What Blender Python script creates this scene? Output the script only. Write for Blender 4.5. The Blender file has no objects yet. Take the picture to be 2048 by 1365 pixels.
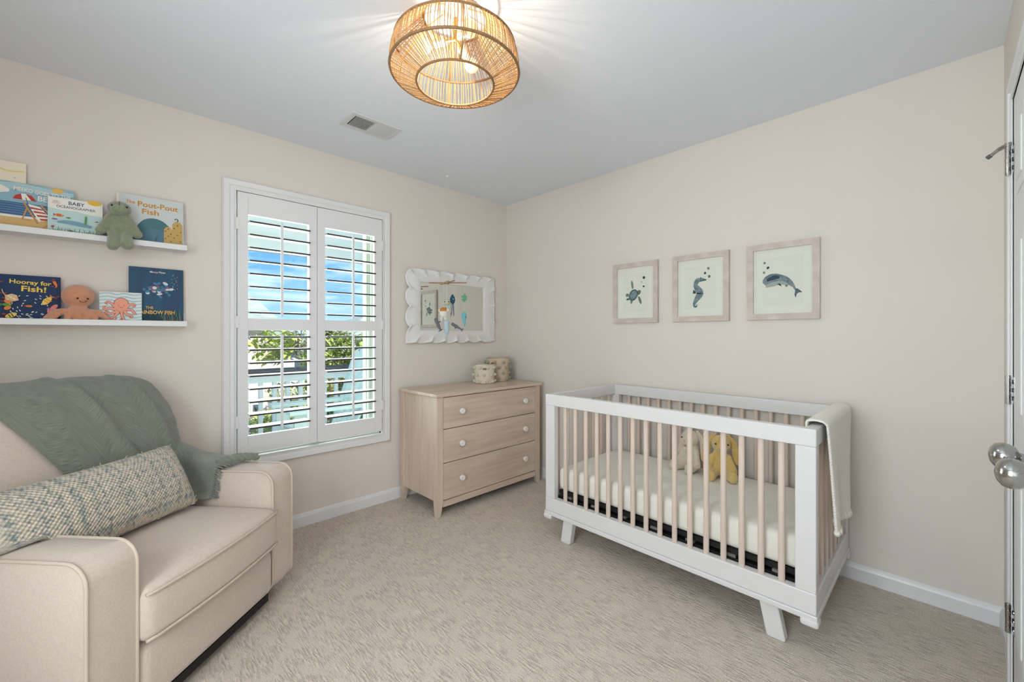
import bpy, bmesh, math, random
from mathutils import Vector, Matrix, Euler, noise
random.seed(7)
PI = math.pi
scene = bpy.context.scene
COL = scene.collection

# ------------------------------------------------------------------ camera
F, YAW, CY, CAM = 839.649, math.radians(45.9771), 670.308, Vector((-2.703, -2.872, 1.226))
cam_d = bpy.data.cameras.new('camera'); cam = bpy.data.objects.new('camera', cam_d); COL.objects.link(cam)
cam.location = CAM; cam.rotation_euler = (PI/2, 0, YAW-PI/2)
cam_d.sensor_width = 36; cam_d.lens = 36*F/2048; cam_d.shift_y = -(682.5-CY)/2048; cam_d.clip_start = .01; cam_d.clip_end = 300
scene.camera = cam
FW = Vector((math.cos(YAW), math.sin(YAW), 0)); RT = Vector((math.sin(YAW), -math.cos(YAW), 0))
def PX(u, v, ax, val):
    """point where the ray through a photo pixel meets the plane axis=val"""
    r = FW + RT*((u-1024)/F) + Vector((0, 0, 1))*((CY-v)/F)
    return CAM + r*((val-CAM[ax])/r[ax])

# ------------------------------------------------------------------ light and exposure
vs = scene.view_settings
vs.view_transform = 'Standard'; vs.look = 'None'; vs.exposure = 0.70; vs.gamma = 1; vs.use_curve_mapping = False
def lin(c):
    c /= 255.0
    return c/12.92 if c <= .04045 else ((c+.055)/1.055)**2.4
def rgb(r, g, b): return (lin(r), lin(g), lin(b), 1)
world = bpy.data.worlds.new('sky'); scene.world = world; world.use_nodes = True
nt = world.node_tree; N = nt.nodes; Lk = nt.links
bg = N['Background']; bg.inputs['Strength'].default_value = 1.0
tc = N.new('ShaderNodeTexCoord'); sep = N.new('ShaderNodeSeparateXYZ'); Lk.new(tc.outputs['Generated'], sep.inputs[0])
rmp = N.new('ShaderNodeValToRGB'); Lk.new(sep.outputs['Z'], rmp.inputs[0])
rmp.color_ramp.elements[0].position = 0.0; rmp.color_ramp.elements[0].color = rgb(168, 203, 243)
rmp.color_ramp.elements[1].position = .45; rmp.color_ramp.elements[1].color = rgb(70, 130, 215)
e = rmp.color_ramp.elements.new(.14); e.color = rgb(112, 168, 234)
mp = N.new('ShaderNodeMapping'); mp.inputs['Scale'].default_value = (2.2, 2.2, 9); Lk.new(tc.outputs['Generated'], mp.inputs[0])
nz = N.new('ShaderNodeTexNoise'); nz.inputs['Scale'].default_value = 3.2; nz.inputs['Detail'].default_value = 5; Lk.new(mp.outputs[0], nz.inputs[0])
cr = N.new('ShaderNodeValToRGB'); cr.color_ramp.elements[0].position = .48; cr.color_ramp.elements[1].position = .75; Lk.new(nz.outputs[0], cr.inputs[0])
mx = N.new('ShaderNodeMixRGB'); Lk.new(cr.outputs[0], mx.inputs[0]); Lk.new(rmp.outputs[0], mx.inputs[1]); mx.inputs[2].default_value = rgb(226, 236, 248)
Lk.new(mx.outputs[0], bg.inputs['Color'])
sun_d = bpy.data.lights.new('sun', 'SUN'); sun_d.energy = 5.0; sun_d.angle = math.radians(.6); sun_d.color = (1, .96, .88)
sun = bpy.data.objects.new('sun', sun_d); COL.objects.link(sun); sun.rotation_euler = (math.radians(48), 0, math.radians(12)); sun.location = (0, -3, 8)
def area(name, loc, rot, sx, sy, power, col):
    d = bpy.data.lights.new(name, 'AREA'); d.shape = 'RECTANGLE'; d.size = sx; d.size_y = sy; d.energy = power; d.color = col
    o = bpy.data.objects.new(name, d); COL.objects.link(o); o.location = loc; o.rotation_euler = rot; return o
# added fill lamps behind invented rear openings, and a boost outside the shuttered window
area('added_rear_fill', (-3.72, -2.43, 1.45), (0, -PI/2, 0), 1.35, 1.1, 37, (.945, .955, 1.0))
area('added_hall_fill', (-3.02, -3.42, 1.1), (PI/2, 0, 0), .8, 1.9, 8.5, (.96, .965, 1.0))
area('shuttered_window_boost', (-1.71, .78, 1.5), (-PI/2, 0, 0), 1.2, 1.7, 36, (.93, .955, 1.0))

# ------------------------------------------------------------------ materials
MATS = {}
def mat(name, col, rough=.6, metal=0, var=0, vscale=8, bump=0, bscale=60, spec=.5, sheen=0, col2=None, stretch=None, emit=0, detail=4, subsurf=0):
    if name in MATS: return MATS[name]
    m = bpy.data.materials.new(name); m.use_nodes = True; t = m.node_tree; b = t.nodes['Principled BSDF']
    c = rgb(*col); b.inputs['Base Color'].default_value = c; b.inputs['Roughness'].default_value = rough; b.inputs['Metallic'].default_value = metal
    b.inputs['Specular IOR Level'].default_value = spec
    if sheen: b.inputs['Sheen Weight'].default_value = sheen; b.inputs['Sheen Roughness'].default_value = .6
    if emit: b.inputs['Emission Color'].default_value = c; b.inputs['Emission Strength'].default_value = emit
    co = None
    if var or bump:
        tcn = t.nodes.new('ShaderNodeTexCoord'); co = tcn.outputs['Object']
        if stretch:
            mpn = t.nodes.new('ShaderNodeMapping'); mpn.inputs['Scale'].default_value = stretch; t.links.new(co, mpn.inputs[0]); co = mpn.outputs[0]
    if var:
        n = t.nodes.new('ShaderNodeTexNoise'); n.inputs['Scale'].default_value = vscale; n.inputs['Detail'].default_value = detail; t.links.new(co, n.inputs[0])
        r = t.nodes.new('ShaderNodeValToRGB'); t.links.new(n.outputs[0], r.inputs[0]); r.color_ramp.elements[0].position = .32; r.color_ramp.elements[1].position = .68
        k = rgb(*col2) if col2 else tuple(x*(1-var) for x in c[:3])+(1,)
        r.color_ramp.elements[0].color = k; r.color_ramp.elements[1].color = c; t.links.new(r.outputs[0], b.inputs['Base Color'])
    if bump:
        n2 = t.nodes.new('ShaderNodeTexNoise'); n2.inputs['Scale'].default_value = bscale; n2.inputs['Detail'].default_value = 3; t.links.new(co, n2.inputs[0])
        bp = t.nodes.new('ShaderNodeBump'); bp.inputs['Strength'].default_value = bump; bp.inputs['Distance'].default_value = .004; t.links.new(n2.outputs[0], bp.inputs['Height']); t.links.new(bp.outputs[0], b.inputs['Normal'])
    MATS[name] = m; return m

def nodes_of(m): return m.node_tree.nodes, m.node_tree.links, m.node_tree.nodes['Principled BSDF']

M_wall = mat('wall_paint', (226, 218, 210), .75, bump=.06, bscale=220, spec=.25)
M_ceil = mat('ceiling_paint', (235, 239, 246), .85, bump=.06, bscale=200, spec=.2)
M_white = mat('white_trim_paint', (230, 230, 231), .35)
M_shutter = mat('shutter_white', (229, 229, 231), .4)
M_louver = mat('louver_white', (228, 228, 226), .45)
M_ledge = mat('louver_edge_backlit', (40, 33, 30), .6)  # white louvers; their backlit edge darkness is put into this colour
M_crib = mat('crib_white_lacquer', (223, 221, 221), .32)
M_chrome = mat('brushed_nickel', (176, 176, 174), .16, 1)
M_black = mat('black_plastic', (12, 12, 13), .6)
M_oak = mat('washed_natural_wood', (222, 203, 190), .5, var=.12, vscale=5, stretch=(14, 14, .9), bump=.08, bscale=30)
M_dress = mat('dresser_washed_wood', (220, 200, 183), .36, var=1, col2=(201, 178, 160), vscale=2.2, stretch=(1.2, 14, 14), bump=.05, bscale=12, detail=6)
M_dressv = mat('dresser_washed_wood_upright', (221, 200, 183), .36, var=1, col2=(205, 183, 165), vscale=2.2, stretch=(14, 14, 1.2), bump=.05, bscale=12, detail=6)
M_knob = mat('knob_white', (238, 236, 232), .35)
M_frame = mat('frame_whitewashed_oak', (216, 203, 193), .55, var=1, col2=(196, 180, 170), vscale=7, stretch=(6, 2, 2), bump=.08, bscale=40)
M_mat = mat('picture_mat', (240, 238, 230), .9)
M_paper = mat('print_paper', (236, 234, 225), .9)
M_plaster = mat('ruffled_plaster', (232, 231, 228), .6, bump=.15, bscale=24)
M_mirror = mat('mirror_glass', (225, 226, 222), .02, 1)
M_linen = mat('linen_upholstery', (213, 198, 185), .85, var=.10, vscale=160, bump=.25, bscale=420, sheen=.25, spec=.2)
M_pipe = mat('linen_piping', (205, 190, 176), .85, bump=.2, bscale=500, spec=.2)
M_dark = mat('dark_metal_base', (40, 42, 46), .45, .6)
M_mattress = mat('mattress_cream', (236, 232, 222), .8, bump=.2, bscale=14, spec=.2)
M_rattan = mat('rattan_cane', (206, 158, 100), .5, var=.3, vscale=30)
M_rattan_d = mat('rattan_binding', (150, 112, 72), .6, var=.3, vscale=60)
M_brass = mat('brass', (190, 140, 70), .3, 1)
M_sage_plush = mat('sage_plush', (142, 150, 122), .95, var=.2, vscale=60, bump=.6, bscale=260, sheen=.6, spec=.1)
M_pink_plush = mat('pink_plush', (206, 160, 146), .95, bump=.5, bscale=260, sheen=.5, spec=.1)
M_peach_plush = mat('peach_plush', (216, 150, 116), .95, var=.15, vscale=50, bump=.6, bscale=260, sheen=.6, spec=.1)
M_cream_plush = mat('cream_plush', (222, 208, 186), .95, var=.12, vscale=60, bump=.6, bscale=260, sheen=.6, spec=.1)
M_gold_plush = mat('gold_plush', (222, 188, 112), .95, var=.15, vscale=60, bump=.6, bscale=260, sheen=.6, spec=.1)
M_eye = mat('bead_eye', (14, 12, 12), .15)
M_knit = mat('ivory_knit', (240, 235, 226), .9, sheen=.3, spec=.2, bump=1.0, bscale=120)
M_basket = mat('canvas_cream', (226, 212, 194), .9, bump=.3, bscale=300, spec=.2)
M_basket2 = mat('canvas_tan', (206, 186, 162), .9, bump=.3, bscale=300, spec=.2)
M_pom = mat('pompom_pale_sage', (214, 214, 200), .95, bump=.8, bscale=300, spec=.1)
M_pom2 = mat('pompom_sage', (164, 172, 152), .95, bump=.8, bscale=300, spec=.1)
M_leather = mat('leather_tag', (132, 104, 62), .6)
M_thread = mat('thread', (225, 222, 216), .8)
M_stick = mat('mobile_stick', (176, 134, 98), .6, var=.25, vscale=40)

# carpet: cut-and-loop pile with short ridges running along the crib wall
M_carpet = mat('carpet', (206, 193, 178), .95, spec=.1)
n, l, b = nodes_of(M_carpet)
t0 = n.new('ShaderNodeTexCoord')
def noise_node(scale, stretch, detail=3, rough=.6):
    mpn = n.new('ShaderNodeMapping'); mpn.inputs['Scale'].default_value = stretch; l.new(t0.outputs['Object'], mpn.inputs[0])
    q = n.new('ShaderNodeTexNoise'); q.inputs['Scale'].default_value = scale; q.inputs['Detail'].default_value = detail; q.inputs['Roughness'].default_value = rough; l.new(mpn.outputs[0], q.inputs[0]); return q
ridge = noise_node(24, (5.4, .85, 1), 2); mask = noise_node(15, (1, .7, 1), 2); fuzz = noise_node(230, (1, 1, 1), 3); tone = noise_node(3.5, (1, 1, 1), 3)
r1 = n.new('ShaderNodeValToRGB'); l.new(ridge.outputs[0], r1.inputs[0]); r1.color_ramp.elements[0].position = .36; r1.color_ramp.elements[1].position = .60; r1.color_ramp.elements[0].color = (.34, .34, .34, 1)
r2 = n.new('ShaderNodeValToRGB'); l.new(mask.outputs[0], r2.inputs[0]); r2.color_ramp.elements[0].position = .36; r2.color_ramp.elements[1].position = .54
mxr = n.new('ShaderNodeMixRGB'); l.new(r2.outputs[0], mxr.inputs[0]); mxr.inputs[1].default_value = (.8, .8, .8, 1); l.new(r1.outputs[0], mxr.inputs[2])
add = n.new('ShaderNodeMixRGB'); add.blend_type = 'ADD'; add.inputs[0].default_value = .55; l.new(mxr.outputs[0], add.inputs[1]); l.new(fuzz.outputs[0], add.inputs[2])
bp = n.new('ShaderNodeBump'); bp.inputs['Strength'].default_value = .8; bp.inputs['Distance'].default_value = .006; l.new(add.outputs[0], bp.inputs['Height']); l.new(bp.outputs[0], b.inputs['Normal'])
rc = n.new('ShaderNodeValToRGB'); l.new(fuzz.outputs[0], rc.inputs[0]); rc.color_ramp.elements[0].position = .3; rc.color_ramp.elements[1].position = .7
rc.color_ramp.elements[0].color = rgb(204, 189, 175); rc.color_ramp.elements[1].color = rgb(246, 235, 223)
rr = n.new('ShaderNodeMixRGB'); rr.blend_type = 'MULTIPLY'; rr.inputs[0].default_value = .40; l.new(rc.outputs[0], rr.inputs[1]); l.new(mxr.outputs[0], rr.inputs[2])
rt = n.new('ShaderNodeMixRGB'); rt.blend_type = 'MULTIPLY'; rt.inputs[0].default_value = .12; l.new(rr.outputs[0], rt.inputs[1]); l.new(tone.outputs[0], rt.inputs[2])
l.new(rt.outputs[0], b.inputs['Base Color'])

n, l, b = nodes_of(M_knit)
t0 = n.new('ShaderNodeTexCoord'); sx_ = n.new('ShaderNodeSeparateXYZ'); l.new(t0.outputs['Object'], sx_.inputs[0])
def kn(op, a_, c_):
    q = n.new('ShaderNodeMath'); q.operation = op
    for i_, v_ in enumerate((a_, c_)):
        if v_ is None: continue
        if hasattr(v_, 'is_output'): l.new(v_, q.inputs[i_])
        else: q.inputs[i_].default_value = v_
    return q.outputs[0]
hgt = kn('MULTIPLY', kn('SINE', kn('MULTIPLY', sx_.outputs['X'], 520.), None), kn('SINE', kn('MULTIPLY', sx_.outputs['Z'], 520.), None))
bp = n.new('ShaderNodeBump'); bp.inputs['Strength'].default_value = .5; bp.inputs['Distance'].default_value = .0022; l.new(hgt, bp.inputs['Height']); l.new(bp.outputs[0], b.inputs['Normal'])
# window and picture glass: clear pane, mirror-like only at the angle the glass gives
def glass(name, tint, ior=1.45, k=1.0):
    m = bpy.data.materials.new(name); m.use_nodes = True; t = m.node_tree; t.nodes.remove(t.nodes['Principled BSDF'])
    tr = t.nodes.new('ShaderNodeBsdfTransparent'); tr.inputs[0].default_value = tint
    gl = t.nodes.new('ShaderNodeBsdfGlossy'); gl.inputs['Roughness'].default_value = .01
    fr = t.nodes.new('ShaderNodeFresnel'); fr.inputs[0].default_value = ior
    ms = t.nodes.new('ShaderNodeMixShader'); ge = t.nodes.new('ShaderNodeNewGeometry'); inv = t.nodes.new('ShaderNodeMath'); inv.operation = 'SUBTRACT'; inv.inputs[0].default_value = 1; t.links.new(ge.outputs['Backfacing'], inv.inputs[1]); mu = t.nodes.new('ShaderNodeMath'); mu.operation = 'MULTIPLY'; t.links.new(fr.outputs[0], mu.inputs[0]); t.links.new(inv.outputs[0], mu.inputs[1]); t.links.new(mu.outputs[0], ms.inputs[0]); t.links.new(tr.outputs[0], ms.inputs[1]); t.links.new(gl.outputs[0], ms.inputs[2])
    t.links.new(ms.outputs[0], t.nodes['Material Output'].inputs['Surface']); return m
M_pane = glass('window_pane', (.93, .97, .95, 1)); M_pglass = glass('picture_glass', (.98, .985, .98, 1), 1.5)

# throw blanket: herringbone weave, sage
M_throw = mat('sage_throw', (118, 128, 116), .9, spec=.15, sheen=.3)
n, l, b = nodes_of(M_throw)
t0 = n.new('ShaderNodeTexCoord'); uvm = n.new('ShaderNodeSeparateXYZ'); l.new(t0.outputs['UV'], uvm.inputs[0])
def mth(op, a, bb=None):
    q = n.new('ShaderNodeMath'); q.operation = op
    if hasattr(a, 'is_output'): l.new(a, q.inputs[0])
    else: q.inputs[0].default_value = a
    if bb is not None:
        if hasattr(bb, 'is_output'): l.new(bb, q.inputs[1])
        else: q.inputs[1].default_value = bb
    return q.outputs[0]
zig = mth('MULTIPLY', mth('PINGPONG', uvm.outputs['X'], .11), 1.1)
vv = mth('ADD', uvm.outputs['Y'], zig)
cmb = n.new('ShaderNodeCombineXYZ'); l.new(mth('MULTIPLY', vv, 260.), cmb.inputs[0]); l.new(mth('MULTIPLY', uvm.outputs['X'], 9.), cmb.inputs[1])
q1 = n.new('ShaderNodeTexNoise'); q1.inputs['Scale'].default_value = 2.2; q1.inputs['Detail'].default_value = 4; l.new(cmb.outputs[0], q1.inputs[0])
rc = n.new('ShaderNodeValToRGB'); l.new(q1.outputs[0], rc.inputs[0]); rc.color_ramp.elements[0].position = .3; rc.color_ramp.elements[1].position = .72
rc.color_ramp.elements[0].color = rgb(98, 102, 92); rc.color_ramp.elements[1].color = rgb(146, 151, 139); l.new(rc.outputs[0], b.inputs['Base Color'])
bp = n.new('ShaderNodeBump'); bp.inputs['Strength'].default_value = .35; bp.inputs['Distance'].default_value = .002; l.new(q1.outputs[0], bp.inputs['Height']); l.new(bp.outputs[0], b.inputs['Normal'])

# lumbar pillow: nubbly plaid basket weave
M_pillow = mat('plaid_weave', (214, 202, 184), .95, spec=.15, sheen=.3)
n, l, b = nodes_of(M_pillow)
t0 = n.new('ShaderNodeTexCoord'); uvm = n.new('ShaderNodeSeparateXYZ'); l.new(t0.outputs['UV'], uvm.inputs[0])
def band(out, sc, seed):
    c = n.new('ShaderNodeCombineXYZ'); l.new(mth('MULTIPLY', out, sc), c.inputs[0]); c.inputs[1].default_value = seed
    q = n.new('ShaderNodeTexNoise'); q.inputs['Scale'].default_value = 1.; q.inputs['Detail'].default_value = 1; l.new(c.outputs[0], q.inputs[0]); return q.outputs[0]
pl = mth('ADD', band(uvm.outputs['X'], 42., 3.), band(uvm.outputs['Y'], 42., 8.))
wx = mth('SINE', mth('MULTIPLY', uvm.outputs['X'], 430.)); wy = mth('SINE', mth('MULTIPLY', uvm.outputs['Y'], 430.))
wv = mth('MULTIPLY', wx, wy)
nn = n.new('ShaderNodeTexNoise'); nn.inputs['Scale'].default_value = 70; nn.inputs['Detail'].default_value = 2; l.new(t0.outputs['UV'], nn.inputs[0])
tot = mth('ADD', mth('MULTIPLY', pl, .5), mth('ADD', mth('MULTIPLY', wv, .08), mth('MULTIPLY', nn.outputs[0], .80)))
rc = n.new('ShaderNodeValToRGB'); l.new(tot, rc.inputs[0]); els = rc.color_ramp.elements
els[0].position = .72; els[0].color = rgb(128, 142, 142); els[1].position = 1.0; els[1].color = rgb(228, 214, 194)
e = els.new(.80); e.color = rgb(166, 172, 164); e = els.new(.88); e.color = rgb(204, 196, 180)
l.new(rc.outputs[0], b.inputs['Base Color'])
bp = n.new('ShaderNodeBump'); bp.inputs['Strength'].default_value = .9; bp.inputs['Distance'].default_value = .005; l.new(mth('ADD', wv, nn.outputs[0]), bp.inputs['Height']); l.new(bp.outputs[0], b.inputs['Normal'])

# ------------------------------------------------------------------ object helpers
ORG = {}
def tag(o, label=None, cat=None, group=None, kind=None):
    if label: o['label'] = label
    if cat: o['category'] = cat
    if group: o['group'] = group
    if kind: o['kind'] = kind
    return o
def thing(name, label, cat, loc, rotz=0, group=None):
    o = bpy.data.objects.new(name, None); COL.objects.link(o); o.location = loc; o.rotation_euler = (0, 0, rotz); o.empty_display_size = .05
    ORG[o.name] = Vector((0, 0, 0)) if rotz else Vector(loc)
    return tag(o, label, cat, group)
def link(name, me, parent=None, loc=(0, 0, 0), rot=(0, 0, 0), scale=None, mats=None):
    """mesh object; loc is a world position (or the parent's own frame where the parent is turned)"""
    o = bpy.data.objects.new(name, me); COL.objects.link(o)
    org = Vector((0, 0, 0))
    if parent is not None:
        o.parent = parent; org = ORG[parent.name]
    o.location = Vector(loc)-org; o.rotation_euler = rot
    if scale: o.scale = scale
    ORG[o.name] = Vector(loc) if parent is None else org + (Vector(loc)-org)
    return o
def mesh_of(bm, mats, smooth=None, name='m'):
    bmesh.ops.recalc_face_normals(bm, faces=bm.faces[:])
    me = bpy.data.meshes.new(name); bm.to_mesh(me); bm.free()
    for m in (mats if isinstance(mats, (list, tuple)) else [mats]): me.materials.append(m)
    if smooth is not None:
        me.polygons.foreach_set('use_smooth', [True]*len(me.polygons))
        if smooth < 179: me.set_sharp_from_angle(angle=math.radians(smooth))
    me.update(); return me
def obj(name, bm, mats, parent=None, smooth=None):
    """bm is in world coordinates (or the frame of a turned parent)"""
    if parent is not None:
        off = ORG[parent.name]
        bmesh.ops.translate(bm, verts=bm.verts[:], vec=-off)
    me = mesh_of(bm, mats, smooth, name)
    o = bpy.data.objects.new(name, me); COL.objects.link(o)
    if parent is not None: o.parent = parent; ORG[o.name] = ORG[parent.name]
    else: ORG[o.name] = Vector((0, 0, 0))
    return o
def B(): return bmesh.new()
def box(bm, x0, x1, y0, y1, z0, z1, bev=0, seg=2, mi=0, mtx=None):
    r = bmesh.ops.create_cube(bm, size=1); v = r['verts']
    for q in v: q.co = Vector(((x0+x1)/2+q.co.x*(x1-x0), (y0+y1)/2+q.co.y*(y1-y0), (z0+z1)/2+q.co.z*(z1-z0)))
    fs = set(f for q in v for f in q.link_faces); vs_ = set(v)
    if bev:
        es = list(set(e for f in fs for e in f.edges))
        rr = bmesh.ops.bevel(bm, geom=es, offset=bev, segments=seg, profile=.5, affect='EDGES')
        fs = set(rr['faces']) | set(f for f in fs if f.is_valid); vs_ = set(q for f in fs for q in f.verts)
    for f in fs: f.material_index = mi
    if mtx is not None:
        for q in vs_: q.co = mtx @ q.co
    return bm
def bbox(x0, x1, y0, y1, z0, z1, bev=0, seg=2): return box(B(), x0, x1, y0, y1, z0, z1, bev, seg)
def frame_of(d):
    d = d.normalized(); a = Vector((0, 0, 1)) if abs(d.z) < .9 else Vector((1, 0, 0))
    x = d.cross(a).normalized(); return x, d.cross(x).normalized()
def tube(bm, pts, rad, seg=8, closed=False, caps=True, mi=0, sx=1, sy=1):
    pts = [Vector(p) for p in pts]; n_ = len(pts); rings = []; px = None
    for i, p in enumerate(pts):
        if closed: d = pts[(i+1) % n_]-pts[i-1]
        else: d = pts[min(i+1, n_-1)]-pts[max(i-1, 0)]
        d.normalize()
        if px is None: x, y = frame_of(d)
        else:
            x = (px-d*px.dot(d))
            x = x.normalized() if x.length > 1e-6 else frame_of(d)[0]
            y = d.cross(x)
        px = x; r = rad[i] if isinstance(rad, (list, tuple)) else rad
        rings.append([bm.verts.new(p+(x*math.cos(2*PI*k/seg)*sx+y*math.sin(2*PI*k/seg)*sy)*r) for k in range(seg)])
    for i in range(n_ if closed else n_-1):
        a, b2 = rings[i], rings[(i+1) % n_]
        for k in range(seg):
            f = bm.faces.new((a[k], a[(k+1) % seg], b2[(k+1) % seg], b2[k])); f.material_index = mi
    if caps and not closed:
        for r in (rings[0][::-1], rings[-1]):
            f = bm.faces.new(r); f.material_index = mi
    return bm
def lathe(bm, prof, c=(0, 0, 0), seg=32, mi=0, axis='z', caps=True):
    c = Vector(c); rings = []
    for r, z in prof:
        ring = []
        for k in range(seg):
            a = 2*PI*k/seg; p = Vector((r*math.cos(a), r*math.sin(a), z))
            if axis == 'y': p = Vector((p.x, -p.z, p.y))
            if axis == 'x': p = Vector((p.z, p.x, p.y))
            ring.append(bm.verts.new(c+p))
        rings.append(ring)
    for a, b2 in zip(rings, rings[1:]):
        for k in range(seg):
            f = bm.faces.new((a[k], a[(k+1) % seg], b2[(k+1) % seg], b2[k])); f.material_index = mi
    if caps:
        for r in (rings[0][::-1], rings[-1]):
            f = bm.faces.new(r); f.material_index = mi
    return bm
def grid(bm, nu, nv, fn, mi=0, uv=None, wrap=False):
    vs_ = [[bm.verts.new(fn(i/(nu-1), j/(nv-1))) for i in range(nu)] for j in range(nv)]
    lay = bm.loops.layers.uv.verify() if uv else None
    for j in range(nv-1):
        for i in range(nu-1):
            f = bm.faces.new((vs_[j][i], vs_[j][i+1], vs_[j+1][i+1], vs_[j+1][i])); f.material_index = mi
            if uv:
                for lp, (a, c) in zip(f.loops, ((i, j), (i+1, j), (i+1, j+1), (i, j+1))): lp[lay].uv = uv(a/(nu-1), c/(nv-1))
    return vs_
def prism(bm, pts, fn0, fn1, mi=0):
    a = [bm.verts.new(fn0(*p)) for p in pts]; c = [bm.verts.new(fn1(*p)) for p in pts]
    fs = [bm.faces.new(a), bm.faces.new(c[::-1])]
    k = len(pts)
    for i in range(k): fs.append(bm.faces.new((a[i], a[(i+1) % k], c[(i+1) % k], c[i])))
    for f in fs: f.material_index = mi
    return bm
def ball(bm, c, r, seg=12, mi=0, rot=None):
    r = r if isinstance(r, (tuple, list)) else (r, r, r)
    rr = bmesh.ops.create_uvsphere(bm, u_segments=seg, v_segments=max(6, seg//2+1), radius=1)
    m = Euler(rot).to_matrix() if rot else Matrix.Identity(3)
    for q in rr['verts']: q.co = Vector(c)+m @ Vector((q.co.x*r[0], q.co.y*r[1], q.co.z*r[2]))
    for f in set(f for q in rr['verts'] for f in q.link_faces): f.material_index = mi
    return bm
def evaluated(bm, mods):
    me = bpy.data.meshes.new('t'); bm.to_mesh(me); bm.free()
    o = bpy.data.objects.new('t', me); COL.objects.link(o)
    for typ, kw in mods:
        md = o.modifiers.new(typ, typ)
        for k, v in kw.items(): setattr(md, k, v)
    dg = bpy.context.evaluated_depsgraph_get(); dg.update()
    r = bpy.data.meshes.new_from_object(o.evaluated_get(dg)); bpy.data.objects.remove(o); bpy.data.meshes.remove(me)
    bm2 = bmesh.new(); bm2.from_mesh(r); bpy.data.meshes.remove(r); return bm2
def blob(parts, voxel=.006, smooth=6):
    """one continuous soft body out of ellipsoids (c, r[, rot]) and tapered limbs (p0, p1, r0, r1)"""
    bm = B()
    for p in parts:
        if len(p) == 4:
            a, c = Vector(p[0]), Vector(p[1]); k = max(3, int((a-c).length/(min(p[2], p[3])*.45))+1)
            for i in range(k+1): ball(bm, a.lerp(c, i/k), p[2]+(p[3]-p[2])*i/k, 12)
        else: ball(bm, p[0], p[1], 18, rot=p[2] if len(p) > 2 else None)
    return evaluated(bm, [('REMESH', dict(mode='VOXEL', voxel_size=voxel)), ('SMOOTH', dict(factor=.5, iterations=smooth))])
def soft_box(x0, x1, y0, y1, z0, z1, r, seg=4, crown=0, sub=0):
    bm = bbox(x0, x1, y0, y1, z0, z1, r, seg)
    return bm
# ------------------------------------------------------------------ the room
H = 2.44; XB = -3.55; YD = -3.04; T = .14; TW = .26
WX0, WX1, WZ0, WZ1 = -2.165, -1.262, .512, 2.062        # opening of the shuttered window
def struct(name, bm, m, smooth=None): return tag(obj(name, bm, m, None, smooth), kind='structure')
def grid_face(bm, xs, ys, fn):
    pass
fl = struct('floor', bbox(XB-T, T, YD-T, T, -.12, 0), M_carpet)
struct('ceiling', bbox(XB-T, T, YD-T, T, H, H+.14), M_ceil)
bm = B()
for x0, x1, z0, z1 in ((XB-T, WX0, 0, H), (WX1, T, 0, H), (WX0, WX1, 0, WZ0), (WX0, WX1, WZ1, H)): box(bm, x0, x1, 0, TW, z0, z1)
struct('wall_left', bm, M_wall)
struct('wall_right', bbox(0, T, YD-T, 0, 0, H), M_wall)
DX0, DX1, DZ = -1.92, -.47, 2.035                        # closet opening
bm = B()
EX0, EX1, EZ = -3.44, -2.60, 2.04                        # made-up hall doorway, added to let fill light in
for x0, x1, z0, z1 in ((XB-T, EX0, 0, H), (EX0, EX1, EZ, H), (EX1, DX0-.02, 0, H), (DX1+.02, 0, 0, H), (DX0-.02, DX1+.02, DZ+.02, H)): box(bm, x0, x1, YD-T, YD, z0, z1)
struct('wall_door', bm, M_wall)
BX = XB; RY0, RY1, RZ0, RZ1 = -2.96, -1.90, .75, 2.1     # invented window behind the camera, added to admit fill light
bm = B()
for y0, y1, z0, z1 in ((YD, RY0, 0, H), (RY1, 0, 0, H), (RY0, RY1, 0, RZ0), (RY0, RY1, RZ1, H)): box(bm, XB-T, XB, y0, y1, z0, z1)
struct('wall_back', bm, M_wall)

bm = B(); box(bm, -4.0, -2.3, -4.5, -4.4, 0, H); box(bm, -4.1, -4.0, -4.5, YD-T, 0, H); box(bm, -2.3, -2.24, -4.5, YD-T, 0, H)  # unseen hall shell, added around the hall fill lamp
struct('wall_added_hall', bm, M_wall); struct('floor_added_hall', bbox(-4.1, -2.24, -4.5, YD-T, -.12, 0), M_carpet); struct('ceiling_added_hall', bbox(-4.1, -2.24, -4.5, YD-T, H, H+.1), M_ceil)
# baseboards with a moulded top
def baseboard(name, p0, p1, inward):
    d = Vector(p1)-Vector(p0); nrm = Vector(inward)
    prof = [(0, 0), (.013, 0), (.013, .060), (.010, .068), (.008, .076), (.004, .082), (0, .083)]
    bm = B(); a = [bm.verts.new(Vector(p0)+nrm*t+Vector((0, 0, z))) for t, z in prof]; c = [bm.verts.new(Vector(p1)+nrm*t+Vector((0, 0, z))) for t, z in prof]
    k = len(prof)
    for i in range(k): bm.faces.new((a[i], a[(i+1) % k], c[(i+1) % k], c[i]))
    bm.faces.new(a); bm.faces.new(c[::-1])
    return struct(name, bm, M_white)
baseboard('baseboard_left', (XB, 0, 0), (0, 0, 0), (0, -1, 0))
baseboard('baseboard_right', (0, 0, 0), (0, YD, 0), (-1, 0, 0))
baseboard('baseboard_door', (0, YD, 0), (DX1+.075, YD, 0), (0, 1, 0))
baseboard('baseboard_back', (XB, YD, 0), (XB, 0, 0), (1, 0, 0))

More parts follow.
